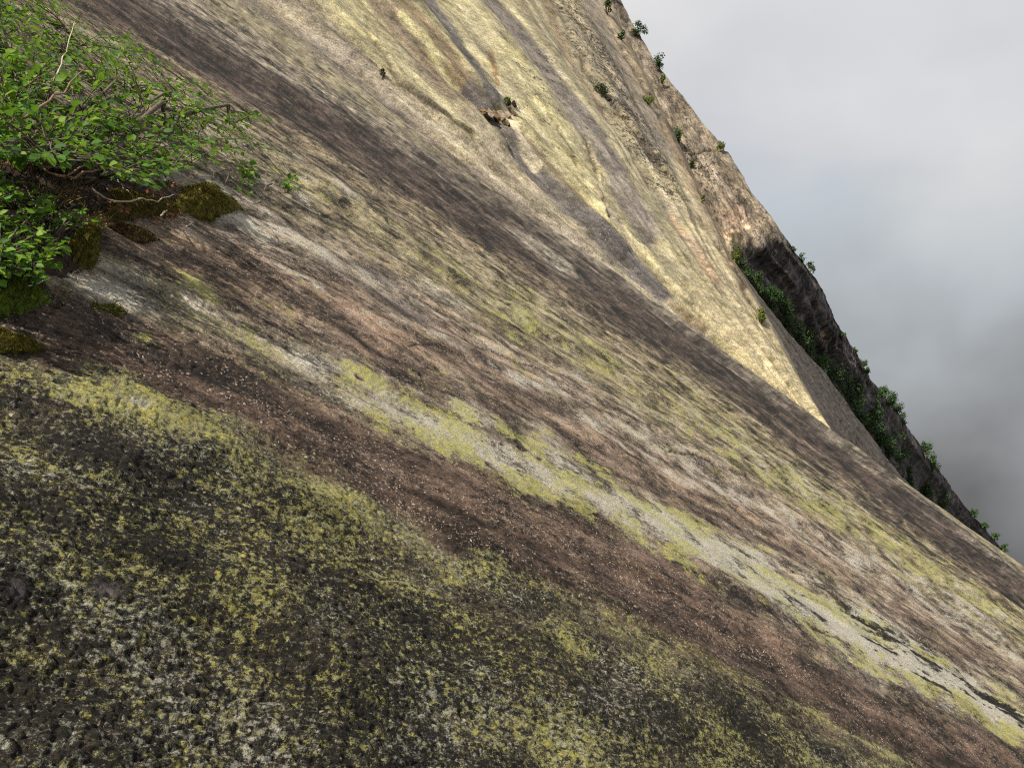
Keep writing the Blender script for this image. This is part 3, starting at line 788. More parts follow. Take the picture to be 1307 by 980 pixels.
def build_buttress():
    ny, nx, nbk = 620, 260, 14
    y = np.linspace(-85, 765, ny)
    xs = sil_x(y) + 2.2 * fbm(y * .05, y * 0, 4, 301)
    x0 = np.minimum(crest_x(y) - 70, xs - 110)
    s = np.linspace(0, 1, nx)
    px = x0[:, None] + (xs - x0)[:, None] * s; py = np.repeat(y[:, None], nx, 1)
    Z = butt_depth(px, py)
    a, b = ray(px, py)
    P = np.stack([a * Z, b * Z, Z], -1)
    # coordinates: down the cliff and across
    sA = -P[..., 1] * .9 + P[..., 0] * .4; wA = P[..., 0] * .8 + P[..., 2] * .5
    W = (xs[:, None] - px)
    fin = fbm(sA * .35, wA * .5, 4, 307, .6); bigw = fbm(sA * .05, wA * .08, 4, 311); st = fbm(sA * .07, wA * .55, 5, 313, .62)
    def col(*x): return np.array(x, float)
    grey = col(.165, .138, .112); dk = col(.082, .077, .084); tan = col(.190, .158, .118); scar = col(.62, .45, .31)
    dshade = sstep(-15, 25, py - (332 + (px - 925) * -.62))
    base = lerp(np.broadcast_to(grey, px.shape + (3,)), dk, (dshade * .75)[..., None])  # lower face: its shade painted in as a darker, cooler base colour
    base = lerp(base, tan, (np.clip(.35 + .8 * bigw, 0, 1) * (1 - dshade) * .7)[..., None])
    k = np.exp(-((px - 935) / 26) ** 2 - ((py - 285) / 22) ** 2) * .6
    base = lerp(base, col(.29, .20, .14), k[..., None])
    for x_, y_, rx_, ry_ in [(933, 300, 9, 2.4), (926, 303, 4, 3), (943, 293, 4, 5), (951, 291, 5, 4), (930, 309, 3, 4), (947, 285, 2.5, 2), (1000, 392, 5, 4), (1050, 430, 5, 6), (1056, 442, 5, 4)]:
        k = np.exp(-(((px - x_ + 1.5 * fin) / rx_) ** 2 + ((py - y_ + 1.5 * fin) / ry_) ** 2) ** 2)
        base = lerp(base, scar * (.55 if y_ > 350 else 1), (k * .9)[..., None])
    base *= (1 + .5 * st + .6 * fin + .25 * bigw)[..., None]
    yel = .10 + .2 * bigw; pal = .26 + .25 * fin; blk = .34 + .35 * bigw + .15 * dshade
    flk = np.full(px.shape, .10)
    r = 1.5 * fbm(sA * .06, wA * .08, 4, 321) + .5 * fbm(sA * .22, wA * .35, 4, 323) + .22 * fbm(sA * .8, wA * 1.1, 3, 325)
    fade = sstep(0, 14, W)
    # slabs and ribs in the lower gully
    rib = fbm(px * .004 + py * .002, W * .035, 3, 331)
    r = (r + 2.2 * rib * dshade) * (.35 + .65 * fade)
    # ledge with the grassy line
    d, t, sd = poly_dist(px + 3 * fin, py + 3 * fin, [(880, 198), (895, 193), (912, 190), (928, 188)])
    k = np.exp(-(d / 1.8) ** 2); base = lerp(base, col(.05, .05, .018), (k * .85)[..., None]); r -= .5 * k
    d, t, sd = poly_dist(px + 3 * fin, py + 3 * fin, [(985, 372), (998, 385), (1006, 392)])
    k = np.exp(-(d / 3.0) ** 2); r -= 2.4 * k; base = lerp(base, col(.02, .018, .018), (k * .8)[..., None])
    nrm = lerp(np.broadcast_to(NU, P.shape), np.broadcast_to(NL, P.shape), dshade[..., None])
    P = P + r[..., None] * nrm
    back = []
    e = P[:, -1]
    for i in range(1, nbk + 1):
        back.append(e + np.array([-.10, -.40, 1.0]) * (i * 2.0) + np.array([-1, -.5, .2]) * (0.10 * i * i))
    P = np.concatenate([P, np.stack(back, 1)], 1)
    def ext(A): return np.concatenate([A, np.repeat(A[:, -1:], nbk, 1)], 1)
    nyy, nxx = P.shape[:2]
    me = np_mesh("granite_buttress", to_world(P[..., 0], P[..., 1], P[..., 2]).reshape(-1, 3), grid_faces(nyy, nxx)[:, ::-1])
    add_attr(me, 'suv', 'FLOAT_VECTOR', ext(np.stack([sA, wA, np.zeros_like(sA)], -1)))
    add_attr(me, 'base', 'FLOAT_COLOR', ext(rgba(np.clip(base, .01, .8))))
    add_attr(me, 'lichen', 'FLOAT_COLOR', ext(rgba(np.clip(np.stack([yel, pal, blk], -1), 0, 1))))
    add_attr(me, 'fleck', 'FLOAT', ext(flk))
    me.shade_smooth(); me.materials.append(M_BUTT)
    o = bpy.data.objects.new("granite_buttress", me); COL.objects.link(o)
    tag(o, "grey granite buttress with a pale scar, shaded below, bushes along its edge", "rock buttress", kind="structure")
build_buttress()

# ------------------------------------------------------------------ small builders
def tube(pts, radii, sides=5):
    """vertices and quads of a bent tapering stick"""
    pts = [Vector(p) for p in pts]
    V, F = [], []
    for i, p in enumerate(pts):
        d = (pts[min(i + 1, len(pts) - 1)] - pts[max(i - 1, 0)])
        d = d.normalized() if d.length > 1e-9 else Vector((0, 0, 1))
        x = d.orthogonal().normalized(); y = d.cross(x)
        for k in range(sides):
            an = 2 * math.pi * k / sides
            V.append(p + (x * math.cos(an) + y * math.sin(an)) * radii[i])
    n = len(pts)
    for i in range(n - 1):
        for k in range(sides):
            k2 = (k + 1) % sides
            F.append((i * sides + k, i * sides + k2, (i + 1) * sides + k2, (i + 1) * sides + k))
    F.append(tuple(range(sides))[::-1]); F.append(tuple((n - 1) * sides + k for k in range(sides)))
    return V, F
class Geo:
    def __init__(s): s.V, s.F, s.t = [], [], []
    def add(s, V, F, tint=0.0):
        o = len(s.V); s.V += V; s.F += [tuple(i + o for i in f) for f in F]; s.t += [tint] * len(V)
    def obj(s, name, mat, parent=None, smooth=True):
        off = parent.location if parent else Vector((0, 0, 0))
        o = mesh_obj(name, [Vector(v) - off for v in s.V], s.F, mat, parent, smooth)
        add_attr(o.data, 'tint', 'FLOAT', np.array(s.t))
        return o
def bend(p0, p1, n=6, sag=0.0, wob=0.02, up=Vector((0, 0, 1))):
    L = (p1 - p0).length
    pts = []
    for i in range(n + 1):
        t = i / n
        p = p0.lerp(p1, t) + up * (sag * L * 4 * t * (1 - t))
        if 0 < i < n:
            p += Vector([random.uniform(-1, 1) for _ in range(3)]) * wob * L
        pts.append(p)
    return pts
def empty(name, loc):
    o = bpy.data.objects.new(name, None); o.empty_display_size = 0.1
    COL.objects.link(o); o.location = loc
    return o
def in_poly(x, y, poly):
    c = False
    j = len(poly) - 1
    for i in range(len(poly)):
        xi, yi = poly[i]; xj, yj = poly[j]
        if (yi > y) != (yj > y) and x < (xj - xi) * (y - yi) / (yj - yi) + xi:
            c = not c
        j = i
    return c

# leaf shapes (length 1 along x): ovate, folded along the midrib, tip drooping
def leaf_geo(width=0.62, fold=0.10, droop=0.14, wave=0.03):
    xs = [0.0, .16, .38, .62, .84, 1.0]; ws = [0.0, .62, 1.0, .90, .50, 0.0]
    V, F = [], []
    for i, (x, w) in enumerate(zip(xs, ws)):
        z = -droop * x * x
        hw = w * width / 2
        if w == 0: V.append(Vector((x, 0, z)))
        else:
            V += [Vector((x, hw, z + fold * w + wave * (i % 2))), Vector((x, 0, z)), Vector((x, -hw, z + fold * w - wave * (i % 2)))]
    F += [(0, 2, 1), (0, 3, 2)]
    for r in range(3):
        b = 1 + r * 3
        F += [(b, b + 1, b + 4, b + 3), (b + 1, b + 2, b + 5, b + 4)]
    b = 10
    F += [(b, b + 1, 13), (b + 1, b + 2, 13)]
    return V, F
LEAVES = [leaf_geo(.66, .10, .16), leaf_geo(.58, .16, .05, .05), leaf_geo(.72, .05, .26, .02)]
LEAF_ME = []
for V_, F_ in LEAVES:
    me_ = bpy.data.meshes.new("leaf"); me_.from_pydata([tuple(v) for v in V_], [], F_); me_.shade_smooth(); me_.materials.append(M_LEAF)
    LEAF_ME.append(me_)
def leaf_matrix(p, along, nrm, size):
    x = along.normalized(); z = (nrm - x * nrm.dot(x))
    z = z.normalized() if z.length > 1e-6 else x.orthogonal().normalized()
    y = z.cross(x)
    m = Matrix((x, y, z)).transposed().to_4x4()
    return Matrix.Translation(p) @ m @ Matrix.Scale(size, 4)
def rv(s=1.0): return Vector([random.gauss(0, s) for _ in range(3)])

def shrub(label, group, root_px, poly, n_limb, n_twig, hlo, hhi, size, n_single, thin=None, leaves_per=(6, 11)):
    base = on_slope(*root_px)
    root = empty("leafy_shrub", base)
    tag(root, label, "shrub", group)
    xs = [p[0] for p in poly]; ys = [p[1] for p in poly]
    def pick():
        while True:
            x, y = random.uniform(min(xs), max(xs)), random.uniform(min(ys), max(ys))
            if in_poly(x, y, poly) and (thin is None or random.random() < thin(x, y)):
                return x, y
    knots = []
    for i in range(n_limb):
        x, y = pick()
        e = on_slope(x, y, random.uniform(hlo, hhi) * .7)
        st = on_slope(root_px[0] + random.uniform(-25, 25), root_px[1] + random.uniform(-8, 8), -.01)
        pts = bend(st, e, 9, random.uniform(.02, .10), .025)
        L = (e - st).length
        r0 = .003 + .004 * L
        g = Geo(); g.add(*tube(pts, [r0 * (1 - .75 * k / 9) for k in range(10)], 6))
        g.obj("branch", M_BARK, root)
        knots += pts[3:]
    tw = Geo(); single = []; fol = Geo()
    for i in range(n_twig):
        x, y = pick()
        e = on_slope(x, y, random.uniform(hlo, hhi))
        kn = min(random.sample(knots, min(len(knots), 40)), key=lambda k: (k - e).length)
        if (kn - e).length > .55:
            kn = e.lerp(kn, .55 / (kn - e).length)
        pts = bend(kn, e, 5, .05, .04)
        tw.add(*tube(pts, [.0032, .0030, .0026, .0022, .0018, .0012], 4))
        d = (pts[-1] - pts[-3]).normalized()
        n = random.randint(*leaves_per)
        for k in range(n):
            f = 1 - (k / n) * .75
            s = f * 5; j = min(int(s), 4)
            p = pts[j].lerp(pts[j + 1], s - j)
            side = d.cross(Vector((0, 0, 1)) + rv(.2)).normalized() * (1 if k % 2 else -1)
            al = (side * .9 + d * (.7 if k else 1.6) + Vector((0, 0, -.1)) + rv(.25)).normalized()
            nr = (Vector((.10, -.40, 1.0)) + rv(.38)).normalized()
            sz = random.uniform(*size) * (1 - .25 * random.random())
            p2 = p + al * .012
            single.append((leaf_matrix(p2, al, nr, sz), random.randrange(3), random.random(), sz / max(p2.y, .5)))
            pet = tube([p, p2], [.0012, .0010], 3); tw.add(*pet)
    o = tw.obj("twigs", M_BARK, root); o["kind"] = "stuff"
    inpic = [s for s in single if True]
    inpic.sort(key=lambda s: -s[3])
    # largest leaves as pieces of their own, the rest joined
    cam_in = []
    for s in inpic:
        t = s[0].translation
        if abs(t.x / t.y) < .66 and abs((t.z - CAM_H) / t.y) < .50: cam_in.append(s)
    ones = cam_in[:n_single]; ids = set(id(s) for s in ones)
    for s in ones:
        lo = bpy.data.objects.new("leaf", LEAF_ME[s[1]]); COL.objects.link(lo)
        lo.parent = root
        lo.matrix_local = Matrix.Translation(-base) @ s[0]
    for s in single:
        if id(s) in ids: continue
        V_, F_ = LEAVES[s[1]]
        fol.add([s[0] @ v for v in V_], F_, s[2])
    o = fol.obj("foliage", M_LEAF, root); o["kind"] = "stuff"
    return root

def px_of(rx, ry, ang, r, th, cx, cy):
    x = rx * r * math.cos(th); y = ry * r * math.sin(th)
    return cx + x * math.cos(ang) - y * math.sin(ang), cy + x * math.sin(ang) + y * math.cos(ang)
def mound(name, label, cat, cx, cy, rx, ry, ang, hgt, mat, fuzz=None, n_fuzz=0, flen=.015, group=None, seed=0, kind=None):
    base = on_slope(cx, cy)
    nr, nt = 22, 64
    V, F = [], []
    ph = seed * 1.7
    Q, RR = [], []
    for i in range(nr + 1):
        r = i / nr
        for k in range(nt):
            th = 2 * math.pi * k / nt
            wob = 1 + .16 * math.sin(3 * th + ph) + .10 * math.sin(5 * th + 2 * ph) + .07 * math.sin(11 * th + ph) + .05 * math.sin(17 * th)
            x, y = px_of(rx, ry, ang, r * wob, th, cx, cy)
            Q.append(on_slope(x, y)); RR.append(r)
    qa = np.array(Q)
    nz = fbm(qa[:, 0] * 14 + seed, qa[:, 1] * 14 + qa[:, 2] * 9, 4, 400)
    nz2 = pn(qa[:, 0] * 60 + seed, qa[:, 1] * 60 + qa[:, 2] * 40, 410)
    for q, r, z1, z2 in zip(Q, RR, nz, nz2):
        prof = (1 - r ** 2.4) ** .8
        V.append(q + N_W * (hgt * (prof + .45 * float(z1) * prof ** .5) + .010 * float(z2) * (r < .97) - .015 * (r >= .99)) - base)
    for i in range(nr):
        for k in range(nt):
            k2 = (k + 1) % nt
            F.append((i * nt + k, i * nt + k2, (i + 1) * nt + k2, (i + 1) * nt + k))
    o = mesh_obj(name, V, F, mat, None, True, base)
    tag(o, label, cat, group, kind)
    if n_fuzz:
        g = Geo()
        for _ in range(n_fuzz):
            f = random.choice(F); a, b_, c_, d_ = (V[j] for j in f)
            s, t = random.random(), random.random()
            p = a.lerp(b_, s).lerp(d_.lerp(c_, s), t) + base
            up = (N_W + Vector((0, 0, .6)) + rv(.45)).normalized()
            sd = up.orthogonal().normalized(); sd = Quaternion(up, random.uniform(0, 6.3)) @ sd
            L = flen * random.uniform(.5, 1.4); w = flen * .16
            g.add([p - sd * w, p + sd * w, p + up * L + rv(L * .12)], [(0, 1, 2)])
        for _ in range(n_fuzz // 3):
            th = random.uniform(0, 6.283); r = 1 + abs(random.gauss(0, .10)) - .06
            wob = 1 + .16 * math.sin(3 * th + ph) + .10 * math.sin(5 * th + 2 * ph) + .07 * math.sin(11 * th + ph) + .05 * math.sin(17 * th)
            p = on_slope(*px_of(rx, ry, ang, r * wob, th, cx, cy), .002)
            up = (N_W + Vector((0, 0, .3)) + rv(.6)).normalized()
            sd = Quaternion(up, random.uniform(0, 6.3)) @ up.orthogonal().normalized()
            L = flen * random.uniform(.4, 1.2); w = flen * .22
            g.add([p - sd * w, p + sd * w, p + up * L + rv(L * .2)], [(0, 1, 2)])
        fo = g.obj("fronds", fuzz or mat, o, False); fo["kind"] = "stuff"
    return o
def stick(label, pts_px, lift, rad, mat, cat="twig", name="dead_twig"):
    lifts = lift if isinstance(lift, (list, tuple)) else [lift] * len(pts_px)
    P = [on_slope(x, y, l) for (x, y), l in zip(pts_px, lifts)]
    # finer, slightly crooked
    Q = []
    for a, b_ in zip(P[:-1], P[1:]):
        for k in range(3):
            Q.append(a.lerp(b_, k / 3) + rv(rad * .5))
    Q.append(P[-1])
    n = len(Q)
    base = P[0].copy()
    V, F = tube([q - base for q in Q], [.68 * rad * (1.1 - .75 * i / n) * random.uniform(.85, 1.15) for i in range(n)], 6)
    o = mesh_obj(name, V, F, mat, None, True, base)
    tag(o, label, cat)
    return o
def tuft(label, cx, cy, rpx, n, length, mat, lean=(0.3, 0, 0), group=None):
    base = on_slope(cx, cy)
    g = Geo()
    for _ in range(n):
        th = random.uniform(0, 6.3); r = random.random() ** .5 * rpx
        p = on_slope(cx + r * math.cos(th), cy + r * .5 * math.sin(th), 0.0)
        up = (Vector((0, 0, 1)) + N_W * .4 + Vector(lean) + rv(.38)).normalized()
        side = up.cross(rv(1)).normalized()
        L = length * random.uniform(.5, 1.2); w = .0022
        bendv = Vector(lean) * .4 + rv(.22) + Vector((0, 0, -.35))
        pts = [p + up * (L * t) + bendv * (L * t * t) for t in (0, .35, .7, 1)]
        V = []
        for i, q in enumerate(pts[:-1]):
            ww = w * (1 - i * .25); V += [q - side * ww, q + side * ww]
        V.append(pts[-1])
        g.add(V, [(0, 1, 3, 2), (2, 3, 5, 4), (4, 5, 6)], random.random())
    o = mesh_obj("grass_tuft", [v - base for v in g.V], g.F, mat, None, True, base)
    tag(o, label, "grass tuft", group)
    return o

# ------------------------------------------------------------------ moss and soil on the near slope
mound("peat_soil", "dark peaty soil under the large leafy shrub", "soil", 70, 236, 165, 34, .14, .05, M_SOIL, M_SOIL, 900, .02, seed=1)
mound("peat_soil", "dark peaty soil under the low shrub, above the green moss", "soil", -10, 315, 118, 52, .25, .05, M_SOIL, M_SOIL, 900, .02, seed=2)
mound("peat_soil", "bare black soil strip right of the green moss cushion", "soil", 70, 398, 40, 13, .35, .02, M_SOIL, M_SOIL, 300, .012, seed=3)
mound("moss_cushion", "large rounded olive moss cushion under the shrub's tip", "moss", 256, 262, 40, 20, .05, .085, M_MOSS, M_MOSS, 9000, .012, seed=4)
mound("moss_cushion", "long brown moss cushion with a white twig lying on it", "moss", 170, 264, 62, 15, .18, .045, M_MOSSB, M_MOSS, 8000, .012, seed=5)
mound("moss_cushion", "thin brown moss strip below the brown cushion", "moss", 165, 296, 36, 7, .33, .018, M_MOSSB, M_MOSSB, 2500, .010, seed=6)
mound("moss_cushion", "olive brown moss cushion beside the low shrub", "moss", 104, 322, 22, 24, .3, .08, M_MOSS, M_MOSS, 5000, .011, seed=7)
mound("moss_cushion", "thick bright green moss cushion below the low shrub", "moss", 12, 388, 40, 19, .1, .08, M_MOSSG, M_MOSSG, 7000, .010, seed=8)
mound("moss_cushion", "flat dark green moss pad beneath the bright green cushion", "moss", 10, 434, 42, 9, .30, .02, M_MOSS, M_MOSS, 3000, .007, seed=9)
mound("moss_cushion", "dark mossy clump beside the pale rock streak", "moss", 134, 402, 30, 9, .18, .022, M_MOSSB, M_MOSS, 2500, .012, seed=10)
mound("moss_cushion", "orange brown moss bank showing between the shrub's twigs", "moss", 32, 220, 30, 15, .1, .10, M_MOSSB, M_STRAW, 1500, .012, seed=11)
mound("moss_cushion", "small brown moss fleck on bare rock below the brown strip", "moss", 208, 452, 13, 5, .2, .01, M_MOSSB, M_MOSSB, 500, .007, seed=12)

# ------------------------------------------------------------------ shrubs
big_poly = [(-70, -60), (60, -60), (80, 8), (98, 42), (130, 38), (168, 44), (190, 62), (205, 84), (186, 104), (232, 102), (262, 104), (272, 124), (262, 140), (300, 146),
            (340, 142), (362, 164), (360, 198), (325, 192), (285, 206), (258, 222), (215, 218), (196, 240), (172, 228), (120, 212), (60, 206), (-70, 205)]
def thin_big(x, y):
    k = 1.0
    if float(pn(np.array([x / 34.0]), np.array([y / 26.0]), 501)[0]) < -.07: k = .10
    if x > 250: k *= .9
    if y < 60 and x < 120: k = .75
    if y > 195 and x < 170: k = .45
    return k
shrub("large spreading leafy green shrub rooted in peat on the near slope", None, (70, 232), big_poly, 26, 620, .03, .36, (.024, .054), 280, thin_big)
low_poly = [(-70, 205), (20, 222), (75, 238), (120, 250), (122, 276), (98, 300), (88, 322), (72, 345), (40, 362), (0, 366), (-70, 362)]
shrub("low leafy shrub between the olive moss and the bright green moss", None, (15, 352), low_poly, 12, 190, .02, .18, (.018, .040), 200, leaves_per=(5, 9))
spr = [(296, 205), (322, 198), (330, 225), (322, 252), (312, 246)]
shrub("small leafy sprig right of the large olive moss cushion", None, (285, 243), spr, 3, 13, .01, .10, (.036, .056), 50, leaves_per=(4, 7))
spr = [(362, 232), (378, 219), (390, 224), (378, 240), (364, 242)]
shrub("tiny leafy sprig alone on bare rock beyond the moss", None, (352, 246), spr, 2, 8, .01, .07, (.036, .052), 30, leaves_per=(4, 6))

# ------------------------------------------------------------------ dead wood, litter, grass
stick("bleached white twig lying on the brown moss cushion", [(118, 240), (134, 253), (158, 258), (180, 254), (200, 256), (222, 248)], .075, .0075, M_DEAD)
stick("thin pale forked twig on brown moss by the shrub's roots", [(150, 228), (158, 240), (170, 250)], .075, .004, M_DEAD)
stick("short brown stick beside the white twig", [(131, 236), (140, 246), (148, 253)], .07, .006, M_DEADB)
stick("bare grey branch slanting through the upper leaves of the large shrub", [(-20, 182), (20, 155), (50, 135), (80, 118), (108, 88)], [.12, .25, .3, .34, .36], .009, M_DEADB)
stick("thin bleached stem sticking up from the large shrub", [(62, 118), (74, 92), (84, 66), (95, 28)], [.2, .32, .40, .46], .005, M_DEAD)
stick("long bare brown branch low on the shrub above the white twig", [(40, 206), (62, 221), (95, 226), (130, 216), (160, 218), (174, 224)], [.15, .15, .16, .18, .17, .14], .009, M_DEADB)
stick("thin bare twig crossing the shrub's shaded foot", [(85, 224), (110, 210), (135, 196), (160, 190)], [.16, .2, .24, .27], .005, M_DEADB)
stick("broken grey stick in the orange moss bank", [(28, 194), (40, 202), (56, 214)], [.16, .16, .14], .010, M_BARK)
stick("pale thin twig lying over the orange moss bank", [(36, 207), (46, 203), (56, 198)], [.17, .18, .19], .004, M_DEAD)
stick("grey forked branch at the root of the low shrub", [(-10, 352), (10, 362), (24, 364), (40, 352), (56, 338)], [.08, .07, .07, .10, .13], .0055, M_DEADB)
stick("short grey branch over the bright green moss cushion", [(28, 366), (44, 364), (62, 356)], [.07, .075, .09], .004, M_DEAD)
stick("pinkish dead stem lying beside the dark mossy clump", [(82, 384), (92, 396), (102, 410)], .02, .004, M_DEADB)
stick("tiny white forked twig below the olive moss cushion", [(236, 290), (244, 286), (251, 290)], .015, .0035, M_DEAD)
stick("small curled white bark strip under the white twig", [(205, 273), (210, 271), (213, 268)], .05, .006, M_DEAD)
stick("thin dark twig reaching from the moss onto bare rock", [(283, 246), (300, 250), (320, 250), (345, 240)], .02, .004, M_BARK)
g = Geo()
for _ in range(130):
    cxx, cyy, sx, sy = random.choice([(205, 238, 26, 7), (150, 262, 30, 8), (205, 238, 22, 6), (120, 285, 14, 8), (60, 240, 60, 10), (215, 275, 12, 5)])
    x, y = random.gauss(cxx, sx), random.gauss(cyy, sy)
    al = rv(1).normalized(); nr = (N_W + rv(.5)).normalized()
    M_ = leaf_matrix(on_slope(x, y, random.uniform(.05, .09) if cyy < 270 else .03), al, nr, random.uniform(.014, .030))
    V_, F_ = LEAVES[random.randrange(3)]
    g.add([M_ @ v for v in V_], F_, random.random())
o = g.obj("leaf_litter", M_DRYLEAF); tag(o, "red brown dead leaves scattered under the large shrub", "leaf litter", kind="stuff")
tuft("yellow green grass tuft on the dark mossy clump", 128, 402, 18, 160, .055, M_GRASS)
tuft("dry straw tuft between the brown moss and the low shrub", 112, 292, 20, 220, .09, M_STRAW)
tuft("dry straw tuft at the shrub's foot near the orange moss", 62, 250, 36, 260, .10, M_STRAW)
tuft("sparse dead grass blades by the bare black soil", 74, 380, 16, 60, .05, M_STRAW)

# ------------------------------------------------------------------ ledge on the far wall
def block(rng_, sx, sy, sz):
    bm = bmesh.new(); bmesh.ops.create_cube(bm, size=1)
    for v in bm.verts:
        v.co = Vector((v.co.x * sx, v.co.y * sy, v.co.z * sz)) * rng_.uniform(.8, 1.15)
    bmesh.ops.subdivide_edges(bm, edges=bm.edges[:], cuts=2, use_grid_fill=True)
    for v in bm.verts:
        v.co += Vector([rng_.gauss(0, .07) for _ in range(3)]) * min(sx, sz)
    V = [v.co.copy() for v in bm.verts]; F = [tuple(v.index for v in f.verts) for f in bm.faces]
    bm.free()
    return V, F
lr = random.Random(3)
zl = float(wall_Z(640, 146))
led = empty("rock_ledge", at(640, 150, zl))
tag(led, "broken rusty rock ledge jutting from the yellow wall", "rock ledge")
for i, (x, y, w, h, m) in enumerate([(617, 143, 8, 11, M_RUST), (626, 147, 7, 15, M_PALE), (633, 149, 6, 17, M_RUST), (640, 148, 7, 17, M_PALE), (647, 146, 6, 16, M_PALE),
                                     (653, 144, 6, 16, M_RUST), (645, 136, 20, 6, M_SOIL), (648, 158, 5, 9, M_RUST), (656, 134, 6, 10, M_SOIL)]):
    s = zl / FPX
    V, F = block(lr, w * s * .85, .7, h * s * .75)
    c_ = at(x, y, float(wall_Z(x, y)) + .75)
    R = Matrix.Rotation(-.55 + lr.uniform(-.25, .2), 3, 'Y')
    ob = mesh_obj("rock_block", [R @ v + c_ - led.location for v in V], F, m, led, False)

# ------------------------------------------------------------------ bushes on the far rocks
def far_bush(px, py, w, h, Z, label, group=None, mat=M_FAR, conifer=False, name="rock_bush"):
    """px, py: foot in the photograph; w, h: pixels; Z: depth of the rock it stands on"""
    s = Z / FPX
    base = at(px, py, Z)
    W, H = w * s, h * s
    root = empty(name, base)
    tag(root, label, "bush", group)
    st = Geo()
    tips = []
    for k in range(4 if not conifer else 1):
        e = base + Vector((random.uniform(-.35, .35) * W, random.uniform(-.3, .2) * W, H * random.uniform(.55, .85)))
        if conifer: e = base + Vector((0, 0, H))
        pts = bend(base - Vector((0, 0, .15)), e, 4, 0, .04)
        st.add(*tube(pts, [.07, .06, .05, .035, .02], 4)); tips += pts[1:]
    st.obj("stem", M_BARK, root)
    # leaf clumps: uneven lobes, gaps between
    lobes = []
    nl = 9 if not conifer else 12
    for k in range(nl):
        if conifer:
            t = k / nl; c_ = base + Vector((0, 0, H * (.1 + .85 * t))); r = W * .5 * (1 - t) + .05
            lobes.append((c_, r, r * .5))
        else:
            an = random.uniform(0, 6.3); rr = random.uniform(.1, .36) * W
            c_ = base + Vector((math.cos(an) * rr, math.sin(an) * rr * .8, H * random.uniform(.18, .82)))
            lobes.append((c_, W * random.uniform(.16, .30), H * random.uniform(.16, .28)))
    lf = Geo()
    n = int(min(1500, max(260, w * h * 1.5)))
    ls = max(.12, 2.3 * s)
    for _ in range(n):
        c_, r1, r2 = random.choice(lobes)
        d = rv(1).normalized(); k = random.random() ** .4
        p = c_ + Vector((d.x * r1, d.y * r1, d.z * r2)) * k * (1.25 if random.random() < .15 else 1)
        nr = (rv(.6) + Vector((0, -.3, 1)) + d * .5).normalized()
        al = nr.orthogonal().normalized(); al = Quaternion(nr, random.uniform(0, 6.3)) @ al
        sd = nr.cross(al); L = ls * random.uniform(.6, 1.5)
        lf.add([p - al * L * .5, p + sd * L * .28, p + al * L * .5, p - sd * L * .28], [(0, 1, 2, 3)], random.random())
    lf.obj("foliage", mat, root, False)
    return root
def bz(px, py): return float(butt_depth(np.array(px, float), np.array(py, float))) - .4
def wz(px, py): return float(wall_depth(np.array(px, float), np.array(py, float))) - .3
# sunlit bushes, upper edge of the buttress
far_bush(783, 8, 12, 20, bz(785, 8), "topmost green bush at the buttress skyline")
far_bush(816, 46, 24, 18, bz(812, 46), "wide green bush on the sunlit buttress skyline, leaning outwards")
far_bush(842, 88, 17, 22, bz(840, 88), "upright green bush on the sunlit skyline below the wide one")
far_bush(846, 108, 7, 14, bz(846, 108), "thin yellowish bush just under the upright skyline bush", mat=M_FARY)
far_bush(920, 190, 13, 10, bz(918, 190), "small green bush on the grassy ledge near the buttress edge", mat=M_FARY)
# sunlit, in the joint between wall and buttress
far_bush(775, 18, 13, 20, wz(772, 18), "dark green bush at the top of the wall's crest")
far_bush(793, 55, 12, 16, wz(792, 56), "round green bush on the wall's crest below the top one")
far_bush(806, 98, 14, 34, bz(808, 98), "tall green bush in the joint between wall and buttress")
far_bush(811, 104, 6, 10, bz(812, 104), "tiny yellow bush below the tall joint bush", mat=M_FARY)
far_bush(826, 136, 24, 18, wz(826, 136), "broad yellow green bush on the wall's crest", mat=M_FARY)
far_bush(864, 190, 22, 30, bz(866, 190), "large feathery green bush in the joint below the broad yellow one")
far_bush(881, 218, 10, 18, bz(884, 218), "slim green bush below the feathery joint bush")
far_bush(768, 122, 20, 16, wz(768, 120), "low green bush growing from a crack in the yellow wall")
far_bush(746, 168, 8, 6, wz(746, 168), "tiny plant in a wall crack below the low bush", mat=M_FARY)
far_bush(896, 258, 8, 10, wz(894, 258), "small olive plant on the crest above the pale scar", mat=M_FARY)
far_bush(646, 134, 15, 11, wz(646, 134) + .3, "yellow green moss bush on the rusty rock ledge", mat=M_FARY)
far_bush(488, 100, 9, 14, wz(488, 100), "dark tuft in the crack near the wall's yellow streak")
# sun catches these two
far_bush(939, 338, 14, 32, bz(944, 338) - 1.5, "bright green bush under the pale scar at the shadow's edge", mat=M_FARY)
far_bush(972, 412, 17, 22, wz(974, 414), "bright yellow green bush on the lower crest of the wall", mat=M_FARY)
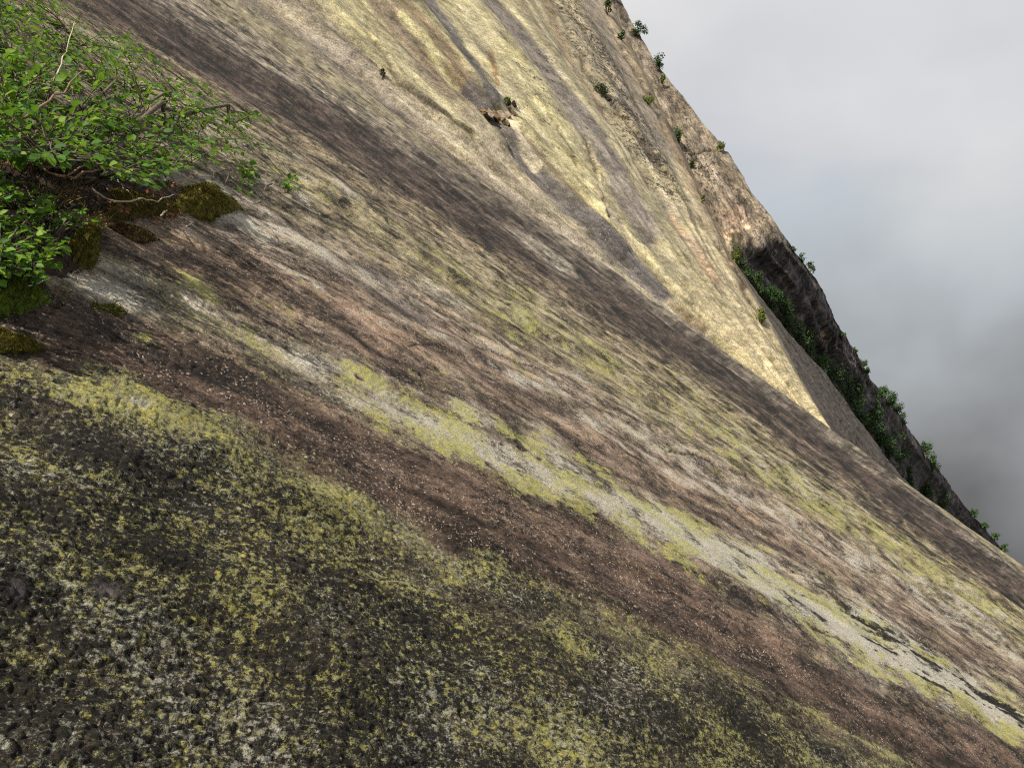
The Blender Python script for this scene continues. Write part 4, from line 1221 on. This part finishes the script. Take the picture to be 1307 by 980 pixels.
# shaded gully
G1 = "bushes filling the shaded gully"
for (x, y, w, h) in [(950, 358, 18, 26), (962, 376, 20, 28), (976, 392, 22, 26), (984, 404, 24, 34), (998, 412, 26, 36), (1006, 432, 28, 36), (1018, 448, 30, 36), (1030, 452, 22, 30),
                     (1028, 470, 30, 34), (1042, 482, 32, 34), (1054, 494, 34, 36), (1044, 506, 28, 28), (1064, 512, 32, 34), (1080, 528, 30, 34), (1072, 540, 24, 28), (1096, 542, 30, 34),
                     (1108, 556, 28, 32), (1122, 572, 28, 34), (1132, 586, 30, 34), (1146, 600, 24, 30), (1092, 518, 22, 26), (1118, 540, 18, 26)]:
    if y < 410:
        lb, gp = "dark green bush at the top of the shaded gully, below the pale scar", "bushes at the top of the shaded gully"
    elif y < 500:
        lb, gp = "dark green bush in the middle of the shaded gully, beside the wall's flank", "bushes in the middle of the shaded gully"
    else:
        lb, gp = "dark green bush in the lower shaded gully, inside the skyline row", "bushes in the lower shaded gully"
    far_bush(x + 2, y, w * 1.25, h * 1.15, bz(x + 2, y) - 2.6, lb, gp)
far_bush(1036, 452, 11, 30, bz(1036, 452) - 2.8, "narrow pointed dark bush against the shaded buttress", conifer=True)
G2 = "bushes low in the gully above the slope's edge"
for (x, y, w, h) in [(1162, 622, 18, 32), (1184, 640, 20, 30), (1200, 650, 22, 26)]:
    far_bush(x, y, w, h, bz(x, y) - 2.6, "dark bush low in the gully just above the near slope's edge", G2)
# shaded skyline
G3 = "bushes on the shaded buttress skyline"
for (x, y, w, h) in [(1020, 336, 14, 14), (1034, 350, 13, 18), (1012, 322, 10, 8), (1076, 432, 9, 8), (1090, 452, 9, 9), (1101, 470, 13, 12), (1106, 478, 10, 12)]:
    far_bush(x, y, w, h, bz(x - 3, y), "small dark bush on the shaded buttress skyline", G3)
G4 = "bush row on the lower skyline"
for (x, y, w, h) in [(1126, 508, 18, 18), (1134, 520, 24, 26), (1144, 532, 22, 24), (1152, 544, 16, 18)]:
    far_bush(x, y, w, h, bz(x - 4, y), "dense dark bush in the row on the lower shaded skyline", G4)
G5 = "pair of bushes below the row"
for (x, y, w, h) in [(1181, 586, 18, 24), (1190, 602, 17, 26)]:
    far_bush(x, y, w, h, bz(x - 4, y), "dark bush of the close pair below the skyline row", G5)
G6 = "last bushes down the skyline"
for (x, y, w, h) in [(1244, 660, 13, 12), (1256, 674, 12, 10), (1270, 690, 14, 12), (1282, 704, 14, 11)]:
    far_bush(x, y, w, h, bz(x - 4, y), "little bush where the skyline nears the slope's edge", G6)
